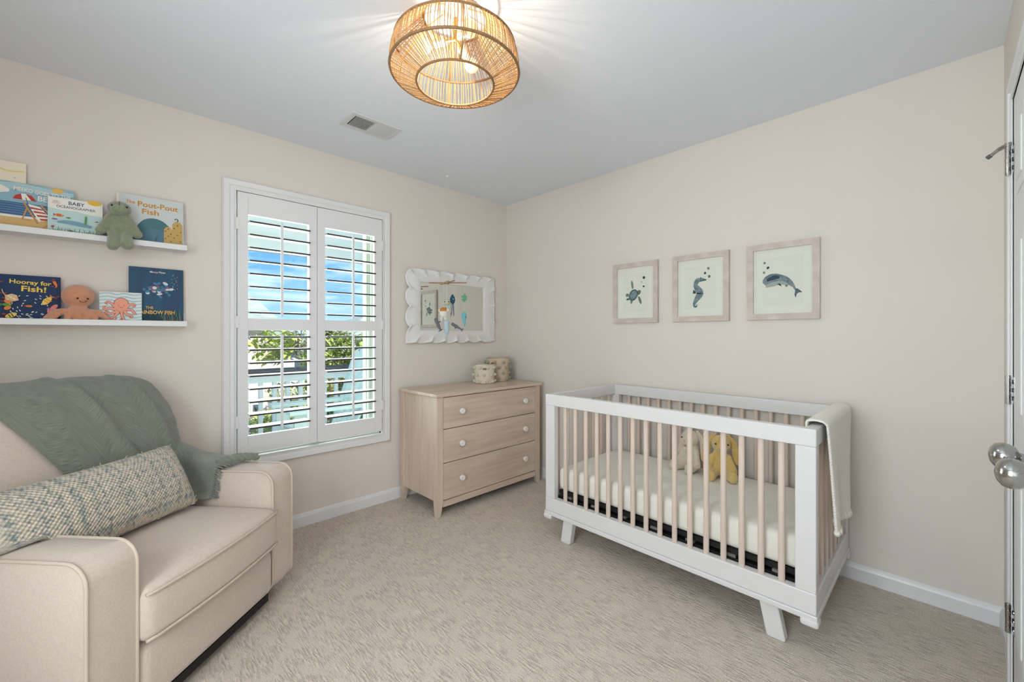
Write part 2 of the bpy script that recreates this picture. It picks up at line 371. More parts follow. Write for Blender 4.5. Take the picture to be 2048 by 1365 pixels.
# casing bars with a stepped profile: a picture frame of four mitred bars around an opening
def casing(parent_name, axis, plane, out, a0, a1, z0, z1, w, prof, m, parent=None, sides='lrtb', part='casing'):
    """opening a0..a1 x z0..z1 in the plane; prof = [(across 0..1 from the opening outwards, thickness)]"""
    def P(a, z, t):
        return Vector((a, plane+out*t, z)) if axis == 'x' else Vector((plane+out*t, a, z))
    corners = {'b': ((a0, z0, -1, -1), (a1, z0, 1, -1)), 't': ((a0, z1, -1, 1), (a1, z1, 1, 1)), 'l': ((a0, z0, -1, -1), (a0, z1, -1, 1)), 'r': ((a1, z0, 1, -1), (a1, z1, 1, 1))}
    res = []
    for s in sides:
        (ax, az, ux, uz), (bx_, bz, vx, vz) = corners[s]
        if 'b' not in sides and s in 'lr': uz = 0
        bm = B(); pr = [(0, 0)]+list(prof)+[(1, 0)]
        A = [bm.verts.new(P(ax+ux*w*q, az+uz*w*q, t)) for q, t in pr]; C_ = [bm.verts.new(P(bx_+vx*w*q, bz+vz*w*q, t)) for q, t in pr]
        for i in range(len(pr)): bm.faces.new((A[i], A[(i+1) % len(pr)], C_[(i+1) % len(pr)], C_[i]))
        bm.faces.new(A); bm.faces.new(C_[::-1])
        res.append(obj(part, bm, m, parent))
    return res
CAS = [(.0, .014), (.18, .016), (.22, .012), (.55, .013), (.62, .019), (.92, .021), (1, .015)]

# --- shuttered window: casing, reveal, sashes and panes
win = tag(bpy.data.objects.new('window_1', None), kind='structure'); COL.objects.link(win); ORG['window_1'] = Vector((0, 0, 0))
casing('', 'x', 0, -1, WX0, WX1, WZ0, WZ1, .066, [(.0, .030), (.10, .030), (.14, .022), (.40, .020), (.48, .026), (.88, .028), (1, .018)], M_white, win)
M_jamb = mat('window_jamb_vinyl', (186, 194, 180), .45)
bm = B()
box(bm, WX0-.002, WX0+.010, -.002, TW+.012, WZ0, WZ1); box(bm, WX1-.010, WX1+.002, -.002, TW+.012, WZ0, WZ1)
box(bm, WX0, WX1, -.002, TW+.012, WZ1-.010, WZ1+.002); box(bm, WX0, WX1, -.002, TW+.03, WZ0-.002, WZ0+.010)
obj('jamb', bm, M_jamb, win)
obj('mullion', bbox(-1.752, -1.684, .030, .055, WZ0+.01, WZ1-.01, .003), M_jamb, win)
for ux0, ux1 in ((WX0+.010, WX1-.010),):
    for x, sg in ((ux0, 1), (ux1, -1)):
        bm = B()
        for yy in (.118, .160, .204): box(bm, min(x, x+sg*.009), max(x, x+sg*.009), yy-.004, yy+.004, WZ0+.010, WZ1-.010, .002)
        obj('sash_track', bm, M_jamb, win)
    for z0, z1, yy in ((WZ0+.010, 1.30, .139), (1.265, WZ1-.010, .182)):
        s_ = B(); x0, x1 = ux0+.002, ux1-.002; w = .022
        box(s_, x0, x0+w, yy-.014, yy+.014, z0, z1, .003); box(s_, x1-w, x1, yy-.014, yy+.014, z0, z1, .003)
        box(s_, x0+w, x1-w, yy-.014, yy+.014, z0, z0+w, .003); box(s_, x0+w, x1-w, yy-.014, yy+.014, z1-w, z1, .003)
        so = obj('sash', s_, M_jamb, win)
        obj('pane', bbox(x0+w-.002, x1-w+.002, yy-.002, yy+.002, z0+w-.002, z1-w+.002), M_pane, so)

# --- added unseen window for the rear fill lamp: casing, frame and pane only
win2 = tag(bpy.data.objects.new('window_added', None), kind='structure'); COL.objects.link(win2); ORG['window_added'] = Vector((0, 0, 0))
casing('', 'y', XB, 1, RY0, RY1, RZ0, RZ1, .066, CAS, M_white, win2)
bm = B(); w = .04
for y0, y1, z0, z1 in ((RY0, RY0+w, RZ0, RZ1), (RY1-w, RY1, RZ0, RZ1), (RY0+w, RY1-w, RZ0, RZ0+w), (RY0+w, RY1-w, RZ1-w, RZ1), (RY0+w, RY1-w, 1.40, 1.44)): box(bm, XB-.10, XB-.05, y0, y1, z0, z1, .004)
obj('sash', bm, M_jamb, win2)
obj('pane', bbox(XB-.078, XB-.074, RY0+w, RY1-w, RZ0+w, RZ1-w), M_pane, win2)

# --- closet doors with raised panels, knobs, hinges; casing around them
tr = tag(bpy.data.objects.new('trim_1', None), kind='structure'); COL.objects.link(tr); ORG['trim_1'] = Vector((0, 0, 0))
casing('', 'x', YD, 1, DX0, DX1, 0, DZ, .06, CAS, M_white, tr, 'lrt')
bm = B(); box(bm, DX0-.02, DX0, YD-.11, YD+.010, 0, DZ); box(bm, DX1, DX1+.02, YD-.11, YD+.010, 0, DZ); box(bm, DX0-.02, DX1+.02, YD-.11, YD+.010, DZ, DZ+.02)
obj('door_jamb', bm, M_white, tr)
tr3 = tag(bpy.data.objects.new('trim_added_doorway', None), kind='structure'); COL.objects.link(tr3); ORG['trim_added_doorway'] = Vector((0, 0, 0))  # casing of the added hall doorway
casing('', 'x', YD, 1, EX0, EX1, 0, EZ, .06, CAS, M_white, tr3, 'lrt')
tag(struct('closet_back', bbox(DX0-.3, DX1+.3, YD-.76, YD-.72, 0, H), M_wall))
bpy.data.objects['closet_back'].name = 'wall_closet'
def knob(x, z, y, parent):
    k = lathe(B(), [(.031, 0), (.033, .004), (.030, .008), (.014, .012), (.011, .030), (.013, .036), (.024, .041), (.031, .052), (.033, .064), (.029, .076), (.018, .084), (.004, .087)], (0, 0, 0), 28)
    for q in k.verts: q.co = Vector((x+q.co.x*1.0, y+q.co.z, z+q.co.y))
    o = obj('knob', k, M_chrome, parent, 60); tag(o, 'polished nickel round knob'); return o
def hinge(z, parent, stop=False):
    x = DX1+.003; y = YD+.020
    bm = B()
    tube(bm, [(x, y, z-.05), (x, y, z+.05)], .0065, 10)
    for k in range(5): tube(bm, [(x, y, z-.05+k*.02+.0015), (x, y, z-.05+k*.02+.0185)], .0078, 10)
    box(bm, x-.034, x-.003, YD+.006, YD+.0095, z-.046, z+.046)
    for k in (-.03, 0, .03): tube(bm, [(x-.02, YD+.009, z+k), (x-.02, YD+.0105, z+k)], .004, 8)
    o = obj('hinge', bm, M_chrome, parent, 40)
    for k in (-1, 0, 1): obj('screw', tube(B(), [(x-.012, YD+.0095, z+.028*k-.007), (x-.012, YD+.0095, z+.028*k+.007)], .003, 6), M_black, o)
    if stop:
        bm = B(); tube(bm, [(x, y, z+.05), (x, y, z+.062)], .009, 10); tube(bm, [(x, y, z+.056), (x+.012, y+.020, z+.050)], .0075, 8); tube(bm, [(x+.012, y+.020, z+.050), (x+.022, y+.040, z+.036)], .006, 8)
        s = obj('hinge_pin_stop', bm, M_chrome, parent, 40); obj('rubber_tip', tube(B(), [(x+.021, y+.038, z+.037), (x+.026, y+.047, z+.031)], .0075, 8), mat('grey_rubber', (96, 96, 94), .8), s)
for i, (x0, x1) in enumerate(((-1.1935, -.473), (-1.917, -1.1965))):
    d = tag(obj('door_%d' % (i+1), bbox(x0, x1, YD-.026, YD+.008, .012, DZ-.004, .001), M_white), kind='structure'); ORG[d.name] = Vector((0, 0, 0))
    wd = (x1-x0); cols = ((x0+.105, x0+wd/2-.045), (x0+wd/2+.045, x1-.105))
    for r0, r1 in ((.22, .80), (.95, 1.55), (1.68, 1.92)):
        for c0, c1 in cols:
            bm = B()
            box(bm, c0, c1, YD-.002, YD+.012, r0, r1, .004, 2); box(bm, c0+.035, c1-.035, YD, YD+.016, r0+.035, r1-.035, .006, 2)
            obj('panel', bm, M_white, d)
    knob((x0+.095) if i == 0 else (x1-.095), .925, YD+.008, d)
    if i == 0:
        for z, s in ((1.826, True), (1.037, False), (.25, False)): hinge(z, d, s)

# ------------------------------------------------------------------ outside: porch, railing, yard, houses
M_pwhite = mat('porch_white', (232, 238, 236), .6); M_pceil = mat('porch_ceiling_mint', (214, 230, 228), .7); M_deck = mat('porch_deck', (168, 172, 168), .8, var=.15, vscale=6)
M_cap = mat('handrail_dark', (62, 58, 62), .6); M_adir = mat('poly_mint_white', (216, 234, 228), .5)
PZ = -.08; PY0, PY1 = TW+.01, 2.10
struct('porch_floor', bbox(-5.5, 3.0, PY0, PY1+.1, PZ-.1, PZ), M_deck)
pc = struct('porch_ceiling', bbox(-5.5, 3.0, PY0, PY1+.5, H+.02, H+.10), M_pceil)
for k in range(9):
    link('plank', mesh_of(bbox(-4.25, 4.25, -.105, .105, -.008, 0, .004, 1), M_pceil), pc, (-1.25, PY0+.12+k*.222, H+.02))
obj('beam', bbox(-5.5, 3.0, PY1-.16, PY1, 2.09, H+.02, .01), M_pwhite, pc)
for x in (-1.9, -.4): obj('can_light', lathe(B(), [(.05, 0), (.062, 0), (.062, -.006), (.05, -.004)], (x, 1.1, H+.012), 20), M_pwhite, pc)
rl = thing('porch_railing', 'white porch railing with square balusters and dark top cap', 'railing', (-1.2, 2.0, PZ))
obj('top_cap', bbox(-5.4, 3.0, 1.93, 2.07, .835, .875, .006), M_cap, rl)
obj('top_rail', bbox(-5.4, 3.0, 1.975, 2.025, .735, .835, .004), M_pwhite, rl)
obj('bottom_rail', bbox(-5.4, 3.0, 1.975, 2.025, .0, .06, .004), M_pwhite, rl)
bal = mesh_of(bbox(-.019, .019, -.019, .019, 0, .70, .003, 1), M_pwhite)
for k in range(42): link('baluster', bal, rl, (-3.6+k*.127, 2.0, .048))
for x in (-4.2, 1.6): obj('post', bbox(x-.07, x+.07, 1.93, 2.07, PZ, 2.09, .006), M_pwhite, rl)

# tall slatted porch chair, facing along the porch
ac = thing('porch_chair', 'pale mint slatted high-back chair standing on the porch', 'chair', (-1.22, 1.28, PZ))
def slab(name, pts, y0, y1, parent=ac, m=M_adir):
    bm = B(); prism(bm, pts, lambda x, z: Vector((x, y0, z)), lambda x, z: Vector((x, y1, z))); return obj(name, bm, m, parent)
for y in (1.0, 1.53):
    slab('armrest', [(-1.60, .545), (-.92, .545), (-.92, .575), (-1.60, .575)], y-.065, y+.065)
    slab('front_leg', [(-1.55, PZ), (-1.44, PZ), (-1.44, .545), (-1.55, .545)], y-.02, y+.02)
    slab('rear_leg', [(-.96, PZ), (-.84, PZ), (-1.42, .40), (-1.50, .34)], y+(.04 if y < 1.2 else -.04)-.02, y+(.04 if y < 1.2 else -.04)+.02)
for k in range(6):
    t = k/5; x = -1.52+t*.46; z = .385-t*.10
    slab('seat_slat', [(x, z), (x+.08, z-.016), (x+.08, z+.006), (x, z+.022)], 1.03, 1.50)
for k in range(5):
    y = 1.055+k*.105; topz = 1.06+.07*(1-abs(k-2)/2); bx = -1.06; tx = bx+(topz-.26)*.36
    fan = (k-2)*.035
    bm = B(); a = [Vector((bx, y-.042, .26)), Vector((bx, y+.042, .26)), Vector((tx, y+.046+fan, topz)), Vector((tx, y-.046+fan, topz))]
    q0 = [bm.verts.new(p) for p in a]; q1 = [bm.verts.new(p+Vector((.022, 0, -.008))) for p in a]
    bm.faces.new(q0); bm.faces.new(q1[::-1])
    for i in range(4): bm.faces.new((q0[i], q0[(i+1) % 4], q1[(i+1) % 4], q1[i]))
    obj('back_slat', bm, M_adir, ac)
slab('back_rail', [(-.93, .56), (-.905, .56), (-.885, .63), (-.91, .63)], .98, 1.55)

M_grass = mat('lawn', (112, 124, 72), .95, var=.5, vscale=1.5, col2=(150, 128, 96))
struct('ground', bbox(-40, 50, 2.6, 70, -3.6, -3.4), M_grass)
M_stucco = mat('pink_stucco', (238, 208, 194), .9, bump=.1); M_shingle = mat('grey_green_shingles', (166, 174, 164), .95, var=.35, vscale=1.2, stretch=(1, 1, 6)); M_winglass = mat('house_window_glass', (70, 80, 92), .15); M_htrim = mat('house_trim', (240, 236, 230), .6)
M_stucco2 = mat('grey_siding', (198, 202, 202), .9)
def house(label, x0, x1, y0, y1, zt, rise, wins, mw, over=.5):
    h = thing('neighbour_house', label, 'house', ((x0+x1)/2, (y0+y1)/2, -3.4))
    obj('walls', bbox(x0, x1, y0, y1, -3.4, zt), mw, h)
    bm = B(); m = (y1-y0)/2
    cs = [Vector((x0-over, y0-over, zt)), Vector((x1+over, y0-over, zt)), Vector((x1+over, y1+over, zt)), Vector((x0-over, y1+over, zt))]
    rg = [Vector((x0+m*.9, (y0+y1)/2, zt+rise)), Vector((x1-m*.9, (y0+y1)/2, zt+rise))]
    c = [bm.verts.new(p) for p in cs]; r = [bm.verts.new(p) for p in rg]; cl = [bm.verts.new(p-Vector((0, 0, .18))) for p in cs]
    bm.faces.new((c[0], c[1], r[1], r[0])); bm.faces.new((c[1], c[2], r[1])); bm.faces.new((c[2], c[3], r[0], r[1])); bm.faces.new((c[3], c[0], r[0])); bm.faces.new(cl[::-1])
    for i in range(4): bm.faces.new((cl[i], cl[(i+1) % 4], c[(i+1) % 4], c[i]))
    obj('roof', bm, M_shingle, h)
    for wx, wz, ww, wh in wins:
        f = B(); box(f, wx-ww/2-.09, wx+ww/2+.09, y0-.05, y0+.02, wz-wh/2-.09, wz+wh/2+.09)
        fo = obj('window', f, M_htrim, h); obj('pane', bbox(wx-ww/2, wx+ww/2, y0-.07, y0-.04, wz-wh/2, wz+wh/2), M_winglass, fo)
    return h
house('pink stucco house with steep grey-green hip roof beyond the railing', -7, 2.45, 18, 27, 1.75, 5.6, ((.75, 1.15, .45, .75), (.75, .2, .45, .9), (-1.6, .6, .9, 1.3), (.9, -2.0, .5, .6), (2.0, -2.1, .3, .6)), M_stucco)
house('grey house with a low shingled roof far beyond the trees', 11, 27, 31, 41, 1.0, 2.3, ((13, -1.0, .9, 1.4), (16, -1.0, .9, 1.4), (20, -1.0, .9, 1.4)), M_stucco2)
house('small pale house with a low hip roof between the garden trees', 3.4, 9.4, 30, 38, .2, 1.7, ((4.6, -1.2, .8, 1.2), (7.5, -1.2, .8, 1.2)), M_stucco2)

M_leaf = [mat('leaf_yellow_green', (196, 202, 96), .7, var=1, col2=(120, 142, 60), vscale=.9), mat('leaf_mid_green', (128, 158, 92), .7, var=1, col2=(84, 116, 62), vscale=.9), mat('leaf_pale', (206, 200, 150), .7, var=1, col2=(150, 150, 100), vscale=.9)]
M_bark = mat('bark', (112, 94, 78), .9)
def tree(name, label, x, y, top, rx, rz, count, m, leaf=.17, trunk=True):
    cz = top-rz; t = thing(name, label, 'tree' if trunk else 'bush', (x, y, -3.4), group='garden trees and bushes')
    rnd = random.Random(int(x*97+y*31)); bm = B()
    cl = [(Vector((rnd.gauss(0, .45)*rx, rnd.gauss(0, .45)*rx, rnd.uniform(-.8, .8)*rz)), rnd.uniform(.22, .42)) for _ in range(16)]
    for _ in range(count):
        c, r = rnd.choice(cl); d = Vector((rnd.gauss(0, 1), rnd.gauss(0, 1), rnd.gauss(0, 1))).normalized()*(rnd.random()**.4)*r
        p = Vector((x, y, cz))+c+Vector((d.x*rx, d.y*rx, d.z*rz)); s = leaf*.62*rnd.uniform(.6, 1.3)
        a = Vector((rnd.gauss(0, 1), rnd.gauss(0, 1), rnd.gauss(0, .6))).normalized(); b2 = frame_of(a)[0]
        bm.faces.new([bm.verts.new(p+a*s), bm.verts.new(p+b2*s*.38), bm.verts.new(p-a*s), bm.verts.new(p-b2*s*.38)])
    tag(obj('foliage', bm, m, t), kind='stuff')
    bm = B(); tube(bm, [(x, y, -3.4), (x+.1, y, (cz-3.4)/2), (x, y+.05, cz)], [.14*rx+.03, .11*rx+.02, .05*rx+.01], 7)
    for k in range(6):
        a = k*1.05; tube(bm, [(x, y, cz-rz*.6), (x+math.cos(a)*rx*.5, y+math.sin(a)*rx*.5, cz+rz*.25)], [.05*rx, .012], 5)
    obj('trunk', bm, M_bark, t)
    return t
tree('garden_tree', 'yellow-green tree whose crown rises behind the middle of the railing', 1.15, 7.2, 1.35, 1.2, 1.3, 5720, M_leaf[0])
tree('garden_tree', 'loose pale yellow tree beside the pink stucco house', 2.9, 13.5, 2.25, 1.6, 1.9, 4840, M_leaf[2], .2)
tree('garden_tree', 'leafy green tree showing past the porch chair', 3.2, 6.8, 1.75, 1.5, 1.7, 6600, M_leaf[0])
tree('garden_tree', 'dark green tree standing far back before the grey house', 9.5, 17, 2.3, 2.6, 2.6, 5720, M_leaf[1], .28)
tree('garden_bush', 'rounded green bush low behind the balusters beneath the pink house', -.4, 6.0, -.15, 1.0, 1.1, 4400, M_leaf[0], .13, False)
tree('garden_bush', 'dense mid-green bush low behind the porch chair', 1.9, 5.2, .25, 1.3, 1.3, 5720, M_leaf[1], .14, False)
tree('garden_bush', 'wide low green bush close under the railing', .3, 4.3, -.7, 1.3, 1.0, 4840, M_leaf[1], .12, False)
tree('garden_bush', 'straw-coloured bush in front of the pink house wall', 1.2, 12, -.5, 1.4, 1.1, 3520, M_leaf[2], .16, False)

# ------------------------------------------------------------------ plantation shutters
PXL = ((-2.159, -2.106, -1.768, -1.7185), (-1.7165, -1.668, -1.327, -1.267))
lou_prof = [(-.0445, -.0034), (-.0445, .0034), (-.041, .0048), (-.025, .0056), (0, .0060), (.025, .0056), (.041, .0048), (.0445, .0034), (.0445, -.0034), (.041, -.0048), (.025, -.0056), (0, -.0060), (-.025, -.0056), (-.041, -.0048)]
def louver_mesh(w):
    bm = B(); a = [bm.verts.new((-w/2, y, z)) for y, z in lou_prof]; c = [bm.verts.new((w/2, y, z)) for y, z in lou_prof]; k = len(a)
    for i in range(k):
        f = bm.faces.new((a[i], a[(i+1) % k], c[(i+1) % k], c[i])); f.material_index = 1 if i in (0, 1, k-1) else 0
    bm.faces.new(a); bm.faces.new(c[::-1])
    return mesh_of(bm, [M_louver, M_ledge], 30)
for pi, (xa, xb, xc, xd) in enumerate(PXL):
    sh = thing('shutter_panel', ('white plantation shutter panel hinged on the casing side near the book shelves', 'white plantation shutter panel hinged on the casing side near the ruffled mirror')[pi], 'shutter', ((xa+xd)/2, -.02, .53), group='shutter panels')
    y0, y1 = -.034, -.006
    obj('stile', bbox(xa, xb, y0, y1, .53, 2.056, .002), M_shutter, sh); obj('stile', bbox(xc, xd, y0, y1, .53, 2.056, .002), M_shutter, sh)
    for z0, z1 in ((.53, .634), (1.254, 1.323), (1.932, 2.056)): obj('rail', bbox(xb, xc, y0+.001, y1-.001, z0, z1), M_shutter, sh)
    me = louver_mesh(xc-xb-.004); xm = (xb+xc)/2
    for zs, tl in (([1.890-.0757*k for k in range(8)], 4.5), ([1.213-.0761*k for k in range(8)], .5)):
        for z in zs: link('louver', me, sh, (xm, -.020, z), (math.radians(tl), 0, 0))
    for z0, z1 in ((1.335, 1.905), (.655, 1.228)):
        obj('tilt_rod', bbox(xm-.0075, xm+.0075, -.080, -.068, z0, z1, .003), M_shutter, sh)
    hx = xa-.002 if pi == 0 else xd+.002
    for z in (.72, 1.30, 1.87): obj('hinge', bbox(hx-.008, hx+.008, -.040, -.0305, z-.035, z+.035, .002), M_shutter, sh)
# ------------------------------------------------------------------ crib
X0, X1, Y0, Y1 = -.78, -.03, -2.532, -1.175             # outer footprint
cb = thing('crib', 'white baby crib with natural wood slats against the beige wall', 'crib', ((X0+X1)/2, (Y0+Y1)/2, 0))
PW, PT = .07, .04                                        # post width, post thickness
ZB0, ZB1, ZT0, ZT1 = .163, .244, .80, .868
for x0, x1 in ((X0, X0+PT), (X1-PT, X1)):
    obj('top_rail', bbox(x0, x1, Y0, Y1, ZT0, ZT1, .004), M_crib, cb)
    obj('bottom_rail', bbox(x0, x1, Y0, Y1, ZB0, ZB1, .004), M_crib, cb)
    for y0, y1 in ((Y0, Y0+PW), (Y1-PW, Y1)): obj('post', bbox(x0+.001, x1-.001, y0+.001, y1-.001, ZB1, ZT0, .003), M_crib, cb)
for y0, y1 in ((Y0, Y0+PT), (Y1-PT, Y1)):
    obj('end_top_rail', bbox(X0+PT, X1-PT, y0, y1, ZT0, ZT1, .004), M_crib, cb)
    obj('end_bottom_rail', bbox(X0+PT, X1-PT, y0, y1, ZB0, ZB1, .004), M_crib, cb)
obj('base_ledge', bbox(X0-.006, X1, Y0-.004, Y1+.004, .140, ZB0, .004), M_crib, cb)
for y in (Y0+.022, Y1-.022):
    for x in (X0+.018, X1-.018): obj('corner_cap', bbox(x-.03, x+.03, y-.03, y+.03, .118, .146, .010, 3), M_crib, cb)
slat = mesh_of(tube(B(), [(0, 0, 0), (0, 0, ZT0-ZB1+.01)], .0125, 12, sx=1.0, sy=.8), M_oak, 40)
for k in range(16):
    y = -1.314-k*.0733
    for x in (X0+PT/2, X1-PT/2): link('slat', slat, cb, (x, y, ZB1-.005))
for k in range(7):
    x = X0+PT+.055+k*.0935
    for y in (Y0+PT/2, Y1-PT/2): link('slat', slat, cb, (x, y, ZB1-.005))
def crib_leg(x, yt, yb, s):
    bm = B(); w = .068
    prism(bm, [(yt-w/2, .142), (yt+w/2, .142), (yb+w/2, .006), (yb+w/2-.006, 0), (yb-w/2+.006, 0), (yb-w/2, .006)], lambda y, z: Vector((x-.02, y, z)), lambda y, z: Vector((x+.02, y, z)))
    bmesh.ops.bevel(bm, geom=bm.edges[:], offset=.003, segments=1, affect='EDGES')
    return obj('leg', bm, M_crib, cb)
for x in (X0+.035, X1-.06): crib_leg(x, -1.337, -1.315, 1); crib_leg(x, -2.366, -2.394, -1)
obj('cross_bar', bbox(-.70, -.62, -2.25, -1.49, .100, .140, .004), mat('crib_underside_wood', (168, 146, 130), .6), cb)
obj('mattress_support', bbox(X0+PT+.01, X1-PT-.01, Y0+PT+.01, Y1-PT-.01, .232, .250), M_black, cb)
bm = B()
for k in range(7): box(bm, X0+PT+.012, X1-PT-.012, Y0+.12+k*.18, Y0+.16+k*.18, .2505, .262)
obj('support_strap', bm, mat('spring_grey', (120, 116, 110), .5), cb)
bm = soft_box(X0+PT+.014, X1-PT-.014, Y0+PT+.014, Y1-PT-.014, .285, .418, .030, 5)
bmesh.ops.subdivide_edges(bm, edges=[e for e in bm.edges if e.calc_length() > .3], cuts=24, use_grid_fill=True)
for q in bm.verts:
    cx = (q.co.x-(X0+X1)/2)/.33; cy = (q.co.y-(Y0+Y1)/2)/.64
    if q.co.z > .39: q.co.z += .012*max(0, 1-cx*cx)*max(0, 1-cy*cy)+.003*noise.noise(Vector((q.co.x*9, q.co.y*5, 0)))
ms = obj('crib_mattress', bm, M_mattress, None, 50)
tag(ms, 'cream fitted mattress lying inside the white crib', 'mattress'); MATTOP = .429
obj('mattress_underlay', bbox(X0+PT+.02, X1-PT-.02, Y0+PT+.02, Y1-PT-.02, .2625, .2855), M_black, ms)

def bunny(name, label, m, loc, rotz, s=1.0, tilt=0):
    t = thing(name, label, 'plush toy', loc, rotz, 'plush rabbits in the crib')
    Q = lambda *a: tuple(v*s for v in a)
    body = blob([(Q(0, 0, .062), Q(.050, .045, .062)), (Q(0, -.004, .118), Q(.034, .032, .03)), (Q(tilt, -.012, .170), Q(.045, .046, .044)), (Q(tilt, -.045, .158), Q(.026, .022, .022)),
                 (Q(-.035, -.02, .105), Q(-.062, -.04, .040), .017*s, .016*s), (Q(.035, -.02, .105), Q(.062, -.04, .040), .017*s, .016*s),
                 (Q(-.030, -.03, .026), Q(-.048, -.095, .020), .025*s, .022*s), (Q(.030, -.03, .026), Q(.048, -.095, .020), .025*s, .022*s),
                 (Q(-.050, -.100, .030), Q(.022, .014, .028)), (Q(.050, -.100, .030), Q(.022, .014, .028))], .0045*s, 5)
    obj('body', body, m, t, 180)
    for sx in (-1, 1):
        e = blob([(Q(tilt+sx*.030, .004, .205), Q(tilt+sx*.060, .006, .170), .013*s, .017*s), (Q(tilt+sx*.060, .006, .170), Q(tilt+sx*.074, -.002, .085), .017*s, .021*s)], .0045*s, 5)
        for q in e.verts: q.co.y = q.co.y*.6
        obj('ear', e, m, t, 180)
        obj('eye', ball(B(), Q(tilt+sx*.028, -.052, .176), .0042*s, 10), M_eye, t, 180)
    obj('nose', ball(B(), Q(tilt, -.068, .164), (.006*s, .004*s, .004*s), 10), M_pink_plush, t, 180)
    return t
bunny('plush_rabbit', 'cream plush rabbit sitting on the crib mattress', M_cream_plush, (-.200, -1.828, MATTOP), -1.85, 1.08, -.004)
bunny('plush_rabbit', 'golden yellow plush rabbit slumped on the crib mattress', M_gold_plush, (-.215, -1.985, MATTOP), -1.15, 1.10, .004)

# knitted blanket hung over the end rail of the crib
def knit_pt(a, t):
    """a 0..1 across the rail (front to wall), t 0..1 from inside over the rail and down outside"""
    L0, L1, L2 = .16, .065, .43; tot = L0+L1+L2; d = t*tot
    top0, top1 = -.69, -.12; bot0, bot1 = -.645, -.30
    x_t = top0+(top1-top0)*a; yi, yo = Y0+PT+.010, Y0-.012
    if d < L0: z = ZT1+.010-(L0-d); y = yi; x = x_t
    elif d < L0+L1:
        f = (d-L0)/L1; ang = PI*f; y = (yi+yo)/2+(yi-yo)/2*math.cos(ang); z = ZT1+.010+.010*math.sin(ang); x = x_t
    else:
        f = (d-L0-L1)/L2; y = yo-.006-.014*math.sin(a*9+.6)*f-.012*f; z = ZT1+.010-(d-L0-L1); x = top0+(bot0-top0)*f*(1-a)+(top1-top0)*a*1.0
        x = (top0+(bot0-top0)*f**.8)*(1-a)+(top1+(bot1-top1)*f)*a
    return Vector((x, y, z))
kb = thing('knit_blanket', 'ivory knitted blanket hung over the end rail of the crib', 'blanket', (-.37, Y0-.02, .45))
NU, NV = 46, 66
bm = B()
def kfn(a, t):
    p = knit_pt(a, t); i, j = a*(NU-1), t*(NV-1)
    nrm = Vector((0, -1, 0)) if t > .3 else Vector((0, 0, 1)) if t > .22 else Vector((0, 1, 0))
    return p+nrm*(.0055*(((round(i)+round(j)) % 2)-.5))
grid(bm, NU, NV, kfn)
bm = evaluated(bm, [('SOLIDIFY', dict(thickness=.010, offset=0)), ('SUBSURF', dict(levels=1, render_levels=1))])
obj('knit_panel', bm, M_knit, kb, 180)
bm = B()
for k in range(14):
    p = knit_pt((k+.5)/14, 1.0); ball(bm, p-Vector((0, 0, .004)), (.015, .012, .013), 10)
obj('bobble_hem', bm, M_knit, kb, 180)

# ------------------------------------------------------------------ dresser
dx0, dx1, dy0, dy1, dh = -1.118, -.098, -.512, -.030, .828
ds = thing('dresser', 'washed light wood three-drawer dresser under the ruffled mirror', 'dresser', ((dx0+dx1)/2, (dy0+dy1)/2, 0))
obj('top', bbox(dx0-.012, dx1+.012, dy0-.012, dy1+.005, dh-.022, dh, .004), M_dress, ds)
LW = .052
def leg_post(xa, xb, ya, yb, ix, iy):
    """corner post whose foot tapers on the inner faces"""
    bm = B(); zb, zt, zk = 0, dh-.022, .105; tx = .020*ix; ty = .014*iy
    ring = []
    for z, kx, ky in ((zb, 1, 1), (zk, 0, 0), (zt, 0, 0)):
        x0_, x1_, y0_, y1_ = xa, xb, ya, yb
        if ix > 0: x1_ = xb-abs(tx)*kx
        else: x0_ = xa+abs(tx)*kx
        if iy > 0: y1_ = yb-abs(ty)*ky
        else: y0_ = ya+abs(ty)*ky
        ring.append([bm.verts.new((x, y, z)) for x, y in ((x0_, y0_), (x1_, y0_), (x1_, y1_), (x0_, y1_))])
    for a, c in zip(ring, ring[1:]):
        for i in range(4): bm.faces.new((a[i], a[(i+1) % 4], c[(i+1) % 4], c[i]))
    bm.faces.new(ring[0][::-1]); bm.faces.new(ring[-1])
    bmesh.ops.bevel(bm, geom=bm.edges[:], offset=.002, segments=1, affect='EDGES')
    return obj('leg', bm, M_dressv, ds)
leg_post(dx0, dx0+LW, dy0, dy0+.045, 1, 1); leg_post(dx1-LW, dx1, dy0, dy0+.045, -1, 1)
leg_post(dx0, dx0+LW, dy1-.045, dy1, 1, -1); leg_post(dx1-LW, dx1, dy1-.045, dy1, -1, -1)
for x in (dx0+.010, dx1-.028): obj('side_panel', bbox(x, x+.018, dy0+.045, dy1-.045, .10, dh-.022), M_dressv, ds)
obj('back_panel', bbox(dx0+LW, dx1-LW, dy1-.02, dy1-.012, .10, dh-.022), M_dressv, ds)
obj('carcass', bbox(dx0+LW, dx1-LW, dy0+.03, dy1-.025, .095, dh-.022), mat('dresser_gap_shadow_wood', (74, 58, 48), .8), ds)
obj('bottom_rail', bbox(dx0+LW, dx1-LW, dy0+.004, dy0+.03, .058, .100, .002), M_dress, ds)
zs = ((.106, .352), (.357, .582), (.587, .800))
for z0, z1 in zs:
    dr = obj('drawer', bbox(dx0+LW+.003, dx1-LW-.003, dy0+.003, dy0+.032, z0, z1, .002), M_dress, ds)
    for x in (-.918, -.285):
        k = lathe(B(), [(.010, 0), (.010, .010), (.019, .014), (.0205, .020), (.0205, .027), (.017, .030), (.012, .0285), (.002, .0285)], (0, 0, 0), 24)
        for q in k.verts: q.co = Vector((x+q.co.x, dy0+.003-q.co.z, (z0+z1)/2+.003+q.co.y))
        obj('knob', k, M_knob, dr, 50)

